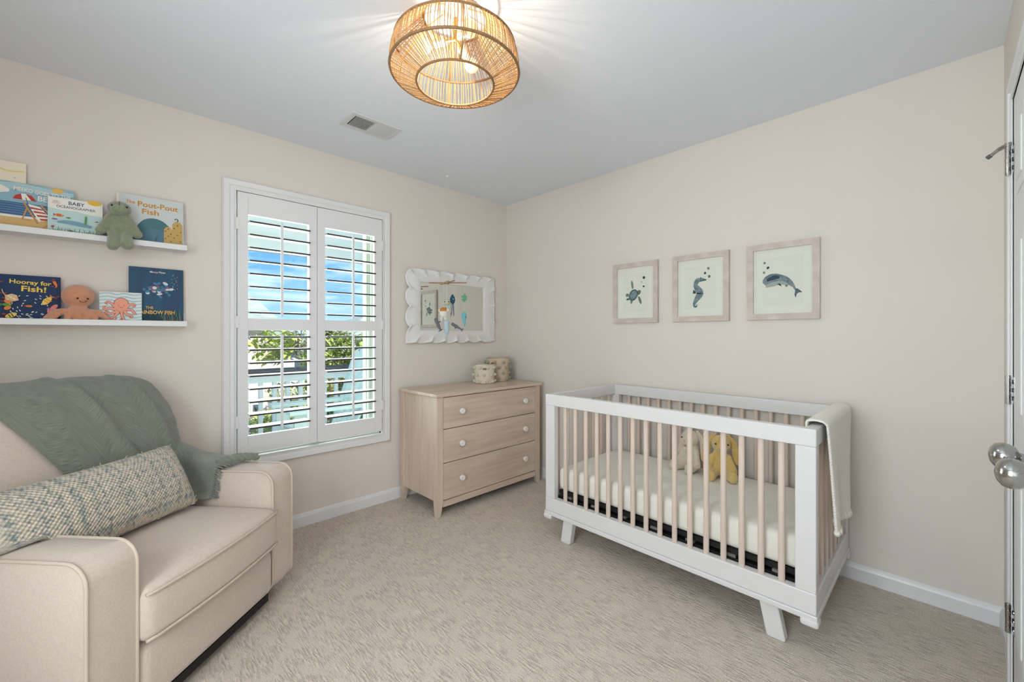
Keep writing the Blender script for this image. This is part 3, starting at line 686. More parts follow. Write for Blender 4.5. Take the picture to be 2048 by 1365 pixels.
def basket(label, c, r0, r1, h, m, mp_, rows, fold=0, tagang=3.6):
    t = thing('storage_basket', label, 'basket', c, 0, 'baskets on the dresser')
    prof = [(r0*.2, .004), (r0*.96, .002), (r0, .010), (r0*.98+(r1-r0)*.5, h*.5), (r1, h-.004), (r1-.002, h), (r1-.006, h), (r1-.008, h*.5), (r0-.008, .012), (r0*.2, .010)]
    bm = lathe(B(), prof, c, 40)
    for q in bm.verts:
        d = q.co-Vector(c); q.co += Vector((d.x, d.y, 0))*(.03*noise.noise(d*22+Vector((c[0]*9, 0, 0))))
        if d.z > h*.8: q.co.z += .004*math.sin(math.atan2(d.y, d.x)*3+c[0]*20)
    if fold: lathe(bm, [(r1-.001, h-.001), (r1+.005, h-.003), (r1+.006, h-fold), (r1+.003, h-fold)], c, 40)
    obj('body', bm, m, t, 60)
    for i, (zf, off) in enumerate(rows):
        nn_ = 9
        for k in range(nn_):
            a = 2*PI*(k+off)/nn_; rr = r0+(r1-r0)*zf+.006+(.005 if fold and zf*h > h-fold else 0); bm = B(); ball(bm, (0, 0, 0), (.0125, .0125, .0125), 10)
            for q in bm.verts: q.co *= 1+.22*noise.noise(q.co*190+Vector((k, i, 0)))
            for q in bm.verts: q.co += Vector(c)+Vector((math.cos(a)*rr, math.sin(a)*rr, zf*h))
            obj('pompom', bm, mp_, t, 180)
    a = tagang; bm = B(); box(bm, -.014, .014, -.001, .001, -.008, .008, mtx=Matrix.Translation(Vector(c)+Vector((math.cos(a)*(r1+(.008 if fold else .002)), math.sin(a)*(r1+(.008 if fold else .002)), h*.80))) @ Matrix.Rotation(a+PI/2, 4, 'Z'))
    obj('leather_tag', bm, M_leather, t)
    return t
bk = PX(968, 762, 2, dh); 
basket('cream canvas basket with pale fuzzy pompoms standing on the dresser', (-.445, -.205, dh), .083, .086, .152, M_basket, M_pom, ((.85, .2), (.47, .7), (.12, .1)), 0, 4.02)
basket('taller tan canvas basket with rows of sage pompoms behind the cream one', (-.240, -.148, dh), .094, .098, .196, M_basket2, M_pom2, ((.84, .35), (.60, .85), (.36, .35), (.13, .85)), .045, 3.55)

# ------------------------------------------------------------------ pictures on the crib wall
def plane_art(parent, fn, prefix='artwork'):
    return None
class Art:
    """flat print: polygons and lettering in (u, v) on a surface; each layer lies a hair above the last"""
    def __init__(s): s.bm = B(); s.tb = B(); s.mats = []; s.k = 0
    def mi(s, m):
        if m not in s.mats: s.mats.append(m)
        return s.mats.index(m)
    def poly(s, pts, m, step=True):
        if step: s.k += 1
        f = s.bm.faces.new([s.bm.verts.new((p[0], p[1], .00012*s.k)) for p in pts]); f.material_index = s.mi(m)
    def ell(s, cx, cy, rx, ry, m, rot=0, n=22):
        c, d = math.cos(rot), math.sin(rot)
        s.poly([(cx+rx*math.cos(2*PI*i/n)*c-ry*math.sin(2*PI*i/n)*d, cy+rx*math.cos(2*PI*i/n)*d+ry*math.sin(2*PI*i/n)*c) for i in range(n)], m)
    def rect(s, x0, y0, x1, y1, m): s.poly([(x0, y0), (x1, y0), (x1, y1), (x0, y1)], m)
    def stroke(s, pts, w, m, sub=5):
        P = [Vector((p[0], p[1])) for p in pts]; W = list(w) if isinstance(w, (list, tuple)) else [w]*len(P)
        if sub > 1 and len(P) > 2:
            Q, V = [], []
            for i in range(len(P)-1):
                p0, p1, p2, p3 = P[max(i-1, 0)], P[i], P[i+1], P[min(i+2, len(P)-1)]
                for k in range(sub):
                    t = k/sub
                    Q.append(.5*((2*p1)+(p2-p0)*t+(2*p0-5*p1+4*p2-p3)*t*t+(3*p1-p0-3*p2+p3)*t**3)); V.append(W[i]*(1-t)+W[i+1]*t)
            Q.append(P[-1]); V.append(W[-1]); P, W = Q, V
        s.k += 1; L, R = [], []
        for i, p in enumerate(P):
            d = (P[min(i+1, len(P)-1)]-P[max(i-1, 0)])
            d = d.normalized() if d.length > 0 else Vector((1, 0)); nrm = Vector((-d.y, d.x))*W[i]/2
            L.append(s.bm.verts.new((p.x+nrm.x, p.y+nrm.y, .00012*s.k))); R.append(s.bm.verts.new((p.x-nrm.x, p.y-nrm.y, .00012*s.k)))
        mi = s.mi(m)
        for i in range(len(P)-1):
            f = s.bm.faces.new((L[i], R[i], R[i+1], L[i+1])); f.material_index = mi
    def text(s, txt, x, y, size, m, width=None, bold=0, rot=0, align='CENTER', shear=0, clip=None):
        s.k += 1
        cu = bpy.data.curves.new('t', 'FONT'); cu.body = txt; cu.size = size; cu.align_x = align; cu.offset = bold*size; cu.shear = shear; cu.fill_mode = 'FRONT'; cu.resolution_u = 3
        o = bpy.data.objects.new('t', cu); COL.objects.link(o)
        dg = bpy.context.evaluated_depsgraph_get(); dg.update()
        me = bpy.data.meshes.new_from_object(o.evaluated_get(dg)); bpy.data.objects.remove(o); bpy.data.curves.remove(cu)
        xs = [v.co.x for v in me.vertices]; sx = 1
        if width and xs and max(xs) > min(xs): sx = width/(max(xs)-min(xs))
        c, d = math.cos(rot), math.sin(rot); vs_ = []
        for v in me.vertices:
            a, b2 = v.co.x*sx, v.co.y
            vs_.append(s.tb.verts.new((x+a*c-b2*d, y+a*d+b2*c, .00012*s.k)))
        mi = s.mi(m)
        for p in me.polygons:
            try: f = s.tb.faces.new([vs_[i] for i in p.vertices]); f.material_index = mi
            except ValueError: pass
        bpy.data.meshes.remove(me)
    def done(s, name, parent, fn):
        """fn maps (u, v, height) into the parent's frame"""
        for q in s.bm.verts: q.co = fn(*q.co)
        me = bpy.data.meshes.new(name); s.bm.to_mesh(me); s.bm.free()
        for m in s.mats: me.materials.append(m)
        o = bpy.data.objects.new(name, me); COL.objects.link(o); o.parent = parent; ORG[o.name] = Vector((0, 0, 0)); tag(o, kind='stuff')
        if len(s.tb.verts):
            for q in s.tb.verts: q.co = fn(*q.co)
            me = bpy.data.meshes.new('lettering'); s.tb.to_mesh(me)
            for m in s.mats: me.materials.append(m)
            t2 = bpy.data.objects.new('lettering', me); COL.objects.link(t2); t2.parent = parent; tag(t2, kind='stuff')
        s.tb.free(); return o

W_blue = mat('watercolour_slate_blue', (92, 116, 128), .9, var=1, col2=(146, 160, 166), vscale=45); W_teal = mat('watercolour_teal', (96, 124, 120), .9, var=1, col2=(58, 84, 98), vscale=60)
W_green = mat('watercolour_sage', (134, 146, 122), .9, var=1, col2=(98, 118, 104), vscale=60); W_dark = mat('watercolour_navy', (52, 68, 90), .9); W_pale = mat('watercolour_pale', (168, 176, 172), .9)
def picture(label, yl, yr, z0, z1, mw, draw, paper):
    """frame on the wall x=0; yl is the edge towards the corner, u runs away from the corner"""
    t = thing('framed_print', label, 'picture', (0, (yl+yr)/2, z0), 0, 'sea animal prints')
    w = yl-yr; h = z1-z0; fw_, d = .033, .022
    def P(u, v, k): return Vector((-k, yl-u, z0+v))
    for a in ('t', 'b', 'l', 'r'):
        q = {'t': [(0, h), (w, h), (w-fw_, h-fw_), (fw_, h-fw_)], 'b': [(0, 0), (w, 0), (w-fw_, fw_), (fw_, fw_)], 'l': [(0, 0), (0, h), (fw_, h-fw_), (fw_, fw_)], 'r': [(w, 0), (w, h), (w-fw_, h-fw_), (w-fw_, fw_)]}[a]
        bm = prism(B(), q, lambda u, v: P(u, v, .001), lambda u, v: P(u, v, d)); obj('frame_bar', bm, M_frame, t)
    obj('mat_board', prism(B(), [(fw_-.002, fw_-.002), (w-fw_+.002, fw_-.002), (w-fw_+.002, h-fw_+.002), (fw_-.002, h-fw_+.002)], lambda u, v: P(u, v, .004), lambda u, v: P(u, v, .009)), M_mat, t)
    m0 = mw
    obj('print', prism(B(), [(fw_+m0, fw_+m0), (w-fw_-m0, fw_+m0), (w-fw_-m0, h-fw_-m0), (fw_+m0, h-fw_-m0)], lambda u, v: P(u, v, .009), lambda u, v: P(u, v, .0094)), M_paper, t)
    a = Art(); draw(a)
    iw, ih = w-2*fw_, h-2*fw_
    a.done('watercolour', t, lambda u, v, k: P(fw_+u*iw, fw_+v*ih, .0096+k)-Vector(t.location))
    obj('glass', prism(B(), [(fw_-.001, fw_-.001), (w-fw_+.001, fw_-.001), (w-fw_+.001, h-fw_+.001), (fw_-.001, h-fw_+.001)], lambda u, v: P(u, v, .0145), lambda u, v: P(u, v, .0165)), M_pglass, t)
    return t
def draw_turtle(a):
    for q in ((.42, .66, .085, .030, 1.75, W_green), (.60, .50, .060, .045, .5, W_green), (.63, .35, .085, .032, -1.1, W_green), (.28, .46, .045, .035, .2, W_green), (.30, .38, .05, .02, .1, W_teal), (.40, .33, .030, .045, -.3, W_green)): a.ell(q[0], q[1], q[2], q[3], q[5], q[4])
    a.ell(.45, .455, .135, .105, W_teal, .5); a.ell(.46, .46, .10, .075, W_blue, .5)
    a.ell(.74, .78, .035, .028, W_dark); a.ell(.68, .70, .014, .012, W_green); a.ell(.735, .61, .025, .018, W_dark)
def draw_seahorse(a):
    a.stroke([(.52, .64), (.44, .62), (.40, .54), (.46, .46), (.50, .40), (.44, .32), (.38, .24), (.37, .18), (.42, .17), (.43, .21)], [.04, .10, .09, .13, .15, .11, .07, .04, .03, .02], W_blue)
    a.stroke([(.50, .64), (.58, .63), (.64, .625)], [.09, .04, .02], W_teal); a.poly([(.40, .44), (.35, .47), (.34, .40), (.41, .40)], W_dark); a.ell(.545, .645, .012, .012, W_pale)
    a.ell(.68, .82, .028, .024, W_green); a.ell(.61, .745, .024, .022, W_dark); a.ell(.70, .68, .028, .024, W_green)
def draw_whale(a):
    a.stroke([(.20, .46), (.24, .50), (.32, .525), (.42, .53), (.55, .505), (.64, .46), (.70, .40), (.735, .34)], [.10, .17, .19, .17, .13, .085, .04, .025], W_blue)
    a.stroke([(.22, .43), (.34, .455), (.48, .47), (.60, .44)], [.04, .07, .06, .03], W_pale); a.stroke([(.24, .52), (.36, .56), (.46, .56)], [.04, .07, .04], W_dark)
    a.poly([(.73, .36), (.76, .37), (.84, .31), (.78, .305), (.75, .29), (.73, .23), (.71, .28)], W_teal); a.poly([(.42, .455), (.50, .41), (.47, .465)], W_dark)
    a.ell(.20, .80, .022, .020, W_blue); a.ell(.26, .72, .026, .020, W_dark, .5); a.ell(.19, .65, .022, .02, W_green); a.ell(.58, .42, .022, .018, W_green)
picture('whitewashed frame holding a sea turtle watercolour', -1.166, -1.514, 1.312, 1.738, .045, draw_turtle, 1)
picture('whitewashed frame holding a seahorse watercolour', -1.618, -1.966, 1.312, 1.738, .045, draw_seahorse, 1)
picture('whitewashed frame holding a whale watercolour', -2.064, -2.412, 1.312, 1.740, .045, draw_whale, 1)

# ------------------------------------------------------------------ ruffled mirror
mr = thing('wall_mirror', 'rectangular mirror in a white ruffled plaster frame above the dresser', 'mirror', (-.61, 0, 1.445))
mx0, mx1, mz0, mz1 = -.935, -.300, 1.265, 1.638
obj('mirror_glass', bbox(mx0-.01, mx1+.01, -.016, -.010, mz0-.01, mz1+.01), M_mirror, mr)
bm = B(); NP = 480
def per(t):
    """point and outward normal on the inner rectangle by arc length; corners fan out"""
    w, h = mx1-mx0, mz1-mz0; s = t*(2*w+2*h)
    for (a, b2, nx, nz, ln) in (((mx0, mz1), (1, 0), 0, 1, w), ((mx1, mz1), (0, -1), 1, 0, h), ((mx1, mz0), (-1, 0), 0, -1, w), ((mx0, mz0), (0, 1), -1, 0, h)):
        if s <= ln+1e-9: return a[0]+b2[0]*s, a[1]+b2[1]*s, nx, nz, s/ln
        s -= ln
    return mx0, mz1, 0, 1, 0
CX_, CZ_ = (mx0+mx1)/2, (mz0+mz1)/2
rows = []
for j in range(9):
    f = j/8; row = []
    for i in range(NP):
        x, z, nx, nz, q = per(i/NP)
        hw, hh = (mx1-mx0)/2, (mz1-mz0)/2
        ex, ez = (.128, .102)
        X = CX_+(x-CX_)*(1+ex/hw*f); Z = CZ_+(z-CZ_)*(1+ez/hh*f)
        s = i/NP*20*PI+.35*math.sin(i/NP*2*PI*3); lump = abs(math.sin(s)); g = max(0, (f-.30)/.70)**1.5
        out = Vector((X-CX_, 0, Z-CZ_)); out.normalize()
        yy = -.024-.008*math.sin(PI*min(1, f*1.3))-g*(.004+.030*(1-lump)**2-.006*lump)
        amp = .034*g*(lump**.7-.72)
        row.append(bm.verts.new((X+out.x*amp, yy, Z+out.z*amp)))
    rows.append(row)
inner = [bm.verts.new((v.co.x, -.008, v.co.z)) for v in rows[0]]
allr = [inner]+rows
for a, c in zip(allr, allr[1:]):
    for i in range(NP): bm.faces.new((a[i], a[(i+1) % NP], c[(i+1) % NP], c[i]))
bm = evaluated(bm, [('SOLIDIFY', dict(thickness=.012, offset=-1)), ('SUBSURF', dict(levels=1, render_levels=1))])
obj('ruffled_frame', bm, M_plaster, mr, 180)
obj('backing_board', bbox(mx0-.05, mx1+.05, -.009, -.001, mz0-.05, mz1+.05), M_plaster, mr)
# ------------------------------------------------------------------ ceiling register and lamp
vt = thing('ceiling_vent', 'white metal ceiling air register with two banks of slats', 'vent', (-1.595, -.548, H))
vx0, vx1, vy0, vy1 = -1.745, -1.447, -.642, -.452
M_vent = mat('vent_enamel', (216, 216, 216), .4); M_vdark = mat('vent_inside', (40, 40, 42), .8)
bm = B(); e = .032
for x0, x1, y0, y1 in ((vx0, vx1, vy0, vy0+e), (vx0, vx1, vy1-e, vy1), (vx0, vx0+e, vy0+e, vy1-e), (vx1-e, vx1, vy0+e, vy1-e)): box(bm, x0, x1, y0, y1, H-.007, H-.0005, .002, 1)
obj('frame', bm, M_vent, vt); obj('duct', bbox(vx0+e, vx1-e, vy0+e, vy1-e, H-.0025, H-.0008), M_vdark, vt)
xm = (vx0+vx1)/2; obj('divider', bbox(xm-.004, xm+.004, vy0+e, vy1-e, H-.008, H-.001), M_vent, vt)
for half in (0, 1):
    xs0, xs1 = (vx0+e+.004, xm-.006) if half == 0 else (xm+.006, vx1-e-.002)
    tilt = math.radians(-32 if half == 0 else 40)
    me = mesh_of(bbox(-.0042, .0042, -(vy1-vy0)/2+e, (vy1-vy0)/2-e, -.0006, .0006), M_vent)
    for k in range(14): link('slat', me, vt, (xs0+(xs1-xs0)*(k+.5)/14, (vy0+vy1)/2, H-.0058), (0, tilt, 0))
me = mesh_of(bbox(-.058, .058, -.0012, .0012, -.001, .001), M_vdark)
for k in range(3): link('damper', me, vt, ((vx0+e+xm)/2, vy0+.06+k*.018, H-.0035))
obj('screw', tube(B(), [(vx0+.014, -.548, H-.009), (vx0+.014, -.548, H-.006)], .004, 8), M_vent, vt); obj('screw', tube(B(), [(vx1-.014, -.548, H-.009), (vx1-.014, -.548, H-.006)], .004, 8), M_vent, vt)

LX, LY = -1.776, -1.612
lp = thing('ceiling_lamp', 'rattan drum ceiling lamp with open bottom and warm bulbs', 'lamp', (LX, LY, H))
def ring(r, z, t, m, name):
    pts = [(LX+r*math.cos(2*PI*i/72), LY+r*math.sin(2*PI*i/72), z) for i in range(72)]
    return obj(name, tube(B(), pts, t, 8, closed=True), m, lp, 180)
R0, Z0, R1, Z1, R2, Z2, R3, Z3 = .141, 2.152, .234, 2.192, .218, 2.288, .115, 2.388
ring(R0, Z0, .0042, M_rattan_d, 'bottom_ring'); ring(R1, Z1, .0050, M_rattan_d, 'middle_ring'); ring(R2, Z2, .0042, M_rattan_d, 'upper_ring'); ring(R3, Z3, .0042, M_rattan_d, 'top_ring')
def strands(name, ra, za, rb, zb, cnt, th, sag=0):
    bm = B()
    for k in range(cnt):
        a = 2*PI*(k+.18*math.sin(k*2.3))/cnt; a2 = a+.012*math.sin(k*1.7)
        pts = []
        for i in range(4):
            t = i/3; r = ra+(rb-ra)*t+sag*math.sin(PI*t); aa = a+(a2-a)*t
            pts.append((LX+r*math.cos(aa), LY+r*math.sin(aa), za+(zb-za)*t))
        tube(bm, pts, th*(.85+.3*random.random()), 5, caps=False)
    o = obj(name, bm, M_rattan, lp, 180); tag(o, kind='stuff'); return o
strands('lower_cane_strands', R0, Z0, R1, Z1, 124, .0017); strands('side_cane_strands', R1, Z1, R2, Z2, 136, .0017, .006); strands('upper_cane_strands', R2, Z2, R3, Z3, 110, .0017)
obj('canopy', lathe(B(), [(.006, -.045), (.014, -.040), (.05, -.020), (.062, -.012), (.065, -.002), (.065, 0)], (LX, LY, H-.0005), 32), mat('canopy_white', (235, 232, 226), .4), lp, 40)
obj('stem', tube(B(), [(LX, LY, H-.04), (LX, LY, 2.315)], .007, 10), M_brass, lp, 40)
M_bulb = mat('lit_bulb_glass', (255, 222, 176), .2, emit=.45)
for k in range(3):
    a = math.radians(20+120*k); ex, ey = LX+math.cos(a)*.105, LY+math.sin(a)*.105
    arm = obj('arm', tube(B(), [(LX, LY, 2.318), (LX+math.cos(a)*.045, LY+math.sin(a)*.045, 2.308)], .006, 8), M_brass, lp, 40)
    d = Vector((math.cos(a)*.9, math.sin(a)*.9, -.28)).normalized(); p = Vector((LX+math.cos(a)*.04, LY+math.sin(a)*.04, 2.310))
    obj('socket', tube(B(), [p, p+d*.045], .016, 14), mat('socket_cream', (224, 206, 176), .5), arm, 40)
    bb = B(); c0 = p+d*.078
    ball(bb, c0, .027, 16); tube(bb, [p+d*.044, p+d*.060], [.012, .017], 12)
    obj('bulb', bb, M_bulb, arm, 180)
for k in range(6):
    a = 2*PI*k/6; bm = B()
    tube(bm, [(LX+R2*math.cos(a), LY+R2*math.sin(a), Z2), (LX+R1*math.cos(a), LY+R1*math.sin(a), Z1), (LX+R0*math.cos(a), LY+R0*math.sin(a), Z0)], .0028, 6); tube(bm, [(LX+R2*math.cos(a), LY+R2*math.sin(a), Z2), (LX+R3*math.cos(a), LY+R3*math.sin(a), Z3), (LX+.05*math.cos(a), LY+.05*math.sin(a), H-.02)], .0028, 6)
    obj('frame_rib', bm, M_rattan, lp, 180)
pd = bpy.data.lights.new('lamp_glow', 'POINT'); pd.energy = 4; pd.color = (1, .86, .70); pd.shadow_soft_size = .012
po = bpy.data.objects.new('lamp_glow', pd); COL.objects.link(po); po.parent = lp; po.location = (0, 0, 2.262-H)

# ------------------------------------------------------------------ picture ledges and what stands on them
def ledge(z, label):
    t = thing('picture_ledge', label, 'shelf', (-2.9, 0, z))
    obj('board', bbox(-3.47, -2.397, -.098, -.001, z-.028, z-.013, .001), M_white, t)
    obj('front_lip', bbox(-3.47, -2.397, -.104, -.092, z-.028, z, .002), M_white, t); obj('back_strip', bbox(-3.47, -2.397, -.012, -.001, z-.013, z+.045, .001), M_white, t)
ZU, ZL = 1.696, 1.298
ledge(ZU, 'white picture ledge with the seated turtle toy and beach book'); ledge(ZL, 'white picture ledge with the octopus toy and the navy fish book')
def flat(name, c): return mat('print_'+name, c, .7)
P_white, P_navy, P_gold, P_red, P_orange, P_green, P_black, P_sky, P_sea, P_sand, P_pink = flat('white', (240, 238, 230)), flat('navy', (24, 52, 92)), flat('gold', (236, 190, 66)), flat('red', (190, 60, 44)), flat('orange', (226, 130, 56)), flat('green', (86, 150, 66)), flat('black', (26, 26, 30)), flat('sky', (148, 186, 204)), flat('sea', (66, 104, 144)), flat('sand', (222, 184, 124)), flat('pink', (228, 132, 124))
def book(label, xl, w, h, z, yb, th, lean, cover, page=(236, 230, 216), rc=0):
    """xl = left edge seen from the room, yb = front face at the foot"""
    t = bpy.data.objects.new('picture_book', None); COL.objects.link(t); t.location = (xl, yb, z); t.rotation_euler = (-lean, 0, 0); ORG[t.name] = Vector((0, 0, 0)); tag(t, label, 'book', 'picture books on the ledges')
    bm = B(); box(bm, 0, w, 0, .002, 0, h, .0008, 1); box(bm, 0, w, th-.002, th, 0, h, .0008, 1); box(bm, 0, .003, .0005, th-.0005, 0, h)
    obj('cover', bm, cover, t); obj('pages', bbox(.002, w-.003, .002, th-.002, .003, h-.003), mat('book_pages', page, .9), t)
    return t
def art_on(t): return lambda u, v, k: Vector((u, -.0003-k, v))
def fish(a, x, y, L, m, m2=None, rot=0, eye=True):
    c, s = math.cos(rot), math.sin(rot); R = lambda p, q: (x+p*c-q*s, y+p*s+q*c)
    a.poly([R(-L*.30, 0), R(-L*.55, L*.20), R(-L*.48, 0), R(-L*.55, -L*.20)], m2 or m); a.ell(x, y, L*.38, L*.19, m, rot)
    if m2:
        for k in (-.12, .06): a.stroke([R(L*k, L*.15), R(L*k+.02*L, 0), R(L*k, -L*.15)], L*.06, m2, 3)
    if eye: a.ell(*R(L*.24, L*.05), L*.05, L*.05, P_white, 0, 8); a.ell(*R(L*.25, L*.05), L*.025, L*.025, P_black, 0, 8)
zu = ZU-.0128; zl = ZL-.0128
# cream book behind the beach one
t = book('cream book with a pale yellow ribbon line, tallest on the upper ledge', -3.215, .255, .305, zu, -.030, .010, .03, flat('cream', (240, 230, 208)))
a = Art(); a.stroke([(.02, .29), (.12, .30), (.17, .272), (.205, .262), (.25, .268)], .007, flat('pale_yellow', (228, 216, 140))); a.poly([(.10, .215), (.19, .205), (.19, .212), (.12, .226)], P_green); a.ell(.222, .235, .003, .003, flat('lilac', (200, 190, 220))); a.done('cover_print', t, art_on(t))
# beach book
t = book('wide blue beach book with a red umbrella and deck chair on its cover', -3.085, .274, .214, zu, -.046, .011, .045, P_sky)
a = Art(); a.rect(.001, .002, .273, .058, P_sand); a.rect(.001, .058, .273, .068, P_white); a.rect(.001, .068, .273, .125, P_sea)
for k in range(5): a.stroke([(.001, .076+k*.010), (.09, .079+k*.010), (.18, .075+k*.010), (.273, .078+k*.010)], .0025, flat('sea_light', (112, 150, 182)))
a.poly([(.050, .205), (.10, .213), (.19, .205), (.273, .200), (.273, .185), (.15, .178), (.06, .182)], flat('sky_pale', (176, 206, 214)))
for q in ((.030, .182, .022), (.046, .176, .026), (.064, .174, .016)): a.ell(q[0], q[1], q[2], q[2]*.7, P_white)
a.ell(.222, .203, .020, .010, flat('sun', (236, 186, 74)))
a.poly([(.088, .140), (.096, .156), (.112, .166), (.116, .140)], P_red); a.poly([(.112, .166), (.126, .167), (.142, .140), (.116, .140)], P_white); a.poly([(.126, .167), (.144, .162), (.158, .138), (.142, .140)], P_red)
a.stroke([(.126, .150), (.134, .118)], .003, flat('grey', (120, 112, 104)), 1)
W = flat('deckchair_wood', (206, 146, 84)); a.stroke([(.118, .132), (.162, .040)], .006, W, 1); a.stroke([(.170, .126), (.226, .052)], .006, W, 1); a.stroke([(.130, .105), (.116, .052), (.140, .052)], .005, W, 1); a.stroke([(.206, .052), (.160, .006)], .004, W, 1)
a.poly([(.132, .124), (.168, .118), (.206, .062), (.164, .050)], P_white)
for k in range(4): a.poly([(.137+k*.010, .112-k*.016), (.174+k*.009, .108-k*.014), (.178+k*.009, .102-k*.014), (.141+k*.010, .104-k*.016)], P_red)
a.ell(.205, .020, .012, .010, flat('shell', (238, 222, 190)))
a.text('MEEKO GOES TO THE', .176, .172, .025, P_white, .172, .022, -.06); a.text('BEACH', .205, .142, .031, P_white, .088, .022, -.05); a.text('MERENDEZ ZIV', .085, .010, .006, flat('brown', (130, 96, 56)), .035)
a.done('cover_print', t, art_on(t))
# ocean-job book
t = book('small pale blue book with sea fish and green weed, before the beach book', -2.893, .178, .172, zu, -.064, .012, .06, flat('pale_aqua', (196, 222, 222)))
a = Art(); a.poly([(.001, .120), (.04, .116), (.09, .118), (.13, .108), (.177, .106), (.177, .171), (.001, .171)], P_white); a.ell(.150, .168, .024, .012, P_gold)
a.text('BABY', .090, .144, .023, P_navy, .052, .012); a.text('OCEANOGRAPHER', .090, .126, .0165, P_navy, .126, .006); a.text('BABY', .026, .150, .008, P_red, .018); a.text('SCIENTIST', .026, .143, .005, P_red, .026)
a.rect(.001, .002, .177, .008, P_sand)
fish(a, .036, .090, .036, P_orange, P_red); fish(a, .020, .070, .020, flat('plum', (140, 100, 140)), None, 3.1); fish(a, .066, .082, .018, P_green); fish(a, .158, .080, .014, P_red); fish(a, .072, .022, .020, flat('olive', (120, 110, 50)))
a.stroke([(.030, .058), (.060, .062), (.100, .058), (.140, .052)], [.006, .016, .020, .010], flat('wave', (122, 166, 184))); 
for k in range(22):
    x = .008+k*.0077; a.stroke([(x, .008), (x+.002*math.sin(k), .02), (x+.004*math.cos(k*2), .016+.022*abs(math.sin(k*1.7)))], [.003, .0025, .001], P_green if k % 3 else flat('teal', (60, 120, 110)), 2)
for x, y in ((.016, .034), (.150, .014), (.130, .012)): a.ell(x, y, .006, .004, P_red, .4)
a.stroke([(.120, .060), (.122, .098)], .006, P_green, 1)
a.done('cover_print', t, art_on(t))
# grey blue book with a serif title
t = book('pale grey-blue wide book with an orange two-line title beside the turtle toy', -2.668, .262, .250, zu, -.045, .012, .06, flat('pale_grey_blue', (206, 212, 212)))
a = Art(); a.rect(.001, .001, .010, .249, flat('spine_cream', (232, 220, 200)))
a.text('The', .052, .205, .021, P_orange, .034, .02); a.text('Pout-Pout', .158, .196, .037, flat('ochre', (204, 140, 50)), .160, .022); a.text('Fish', .128, .160, .037, flat('ochre', (204, 140, 50)), .066, .022)
a.stroke([(.075, .0), (.09, .06), (.12, .105), (.155, .11), (.185, .08), (.205, .03), (.215, 0)], [.03, .05, .06, .06, .06, .05, .02], flat('storm_teal', (74, 118, 126))); a.stroke([(.09, .0), (.12, .045), (.155, .055), (.19, .02), (.20, 0)], [.05, .06, .07, .05, .02], flat('storm_blue', (88, 124, 144)))
for x, w_, h_ in ((.198, .034, .108), (.236, .042, .140)):
    a.poly([(x-w_/2, .004), (x+w_/2, .004), (x+w_/2, h_-.014), (x+w_*.2, h_), (x-w_*.2, h_), (x-w_/2, h_-.014)], flat('sponge', (200, 166, 100)))
    for k in range(7): a.ell(x+w_*.36*math.sin(k*2.1), .02+k*h_*.12, .0032, .0028, flat('sponge_hole', (120, 84, 48)))
a.stroke([(.236, .140), (.238, .152), (.230, .156), (.226, .149)], .003, P_black)
a.poly([(.001, .001), (.261, .001), (.261, .010), (.001, .004)], flat('weed', (70, 100, 80)))
a.done('cover_print', t, art_on(t))
# navy fish book
t = book('square navy board book scattered with small bright fish', -3.034, .179, .206, zl, -.042, .016, .05, P_navy)
a = Art(); G_ = flat('title_yellow', (240, 206, 84))
a.text('Hooray for', .088, .166, .026, G_, .124, .020, -.035); a.text('Fish!', .098, .134, .034, G_, .074, .022, -.03)
rnd = random.Random(4)
for k in range(46):
    x, y = rnd.uniform(.03, .150), rnd.uniform(.012, .120); an = math.atan2(y-.068, x-.085)+PI/2
    if .020 < math.hypot(x-.085, y-.068): a.ell(x, y, .0042, .0016, P_white, an, 8)
for k in range(20):
    x = rnd.choice((rnd.uniform(.004, .022), rnd.uniform(.150, .174))); a.ell(x, rnd.uniform(.01, .195), .0050, .0022, P_red, -.4+rnd.random()*.8, 8)
fish(a, .085, .068, .026, P_orange, P_red); fish(a, .138, .094, .056, G_, P_orange, -2.2); fish(a, .152, .055, .040, flat('magenta', (176, 84, 140)), None, 2.8); a.ell(.160, .066, .016, .008, P_pink, .9); a.ell(.150, .040, .016, .009, P_pink, -1.0)
fish(a, .022, .072, .036, P_green); a.ell(.024, .086, .011, .008, P_orange, -.6); a.ell(.024, .058, .011, .008, P_orange, .6); fish(a, .034, .026, .048, G_, P_black, .5); fish(a, .140, .018, .034, P_green, None, 2.6)
a.poly([(.016, .112), (.036, .120), (.050, .114), (.056, .092), (.040, .086), (.018, .094)], flat('ray_tan', (226, 186, 140)))
for k in range(12): a.ell(.024+.026*((k*.37) % 1), .094+.020*((k*.61) % 1), .0022, .0018, P_white, 0, 8)
a.stroke([(.020, .110), (.012, .122), (.008, .138)], .0026, flat('ray_tan', (226, 186, 140))); a.stroke([(.160, .184), (.164, .172), (.168, .162), (.163, .156)], [.010, .009, .005, .003], P_orange)
a.text('Lucy Cousins', .095, .004, .020, P_white, .080, .010); a.done('cover_print', t, art_on(t))
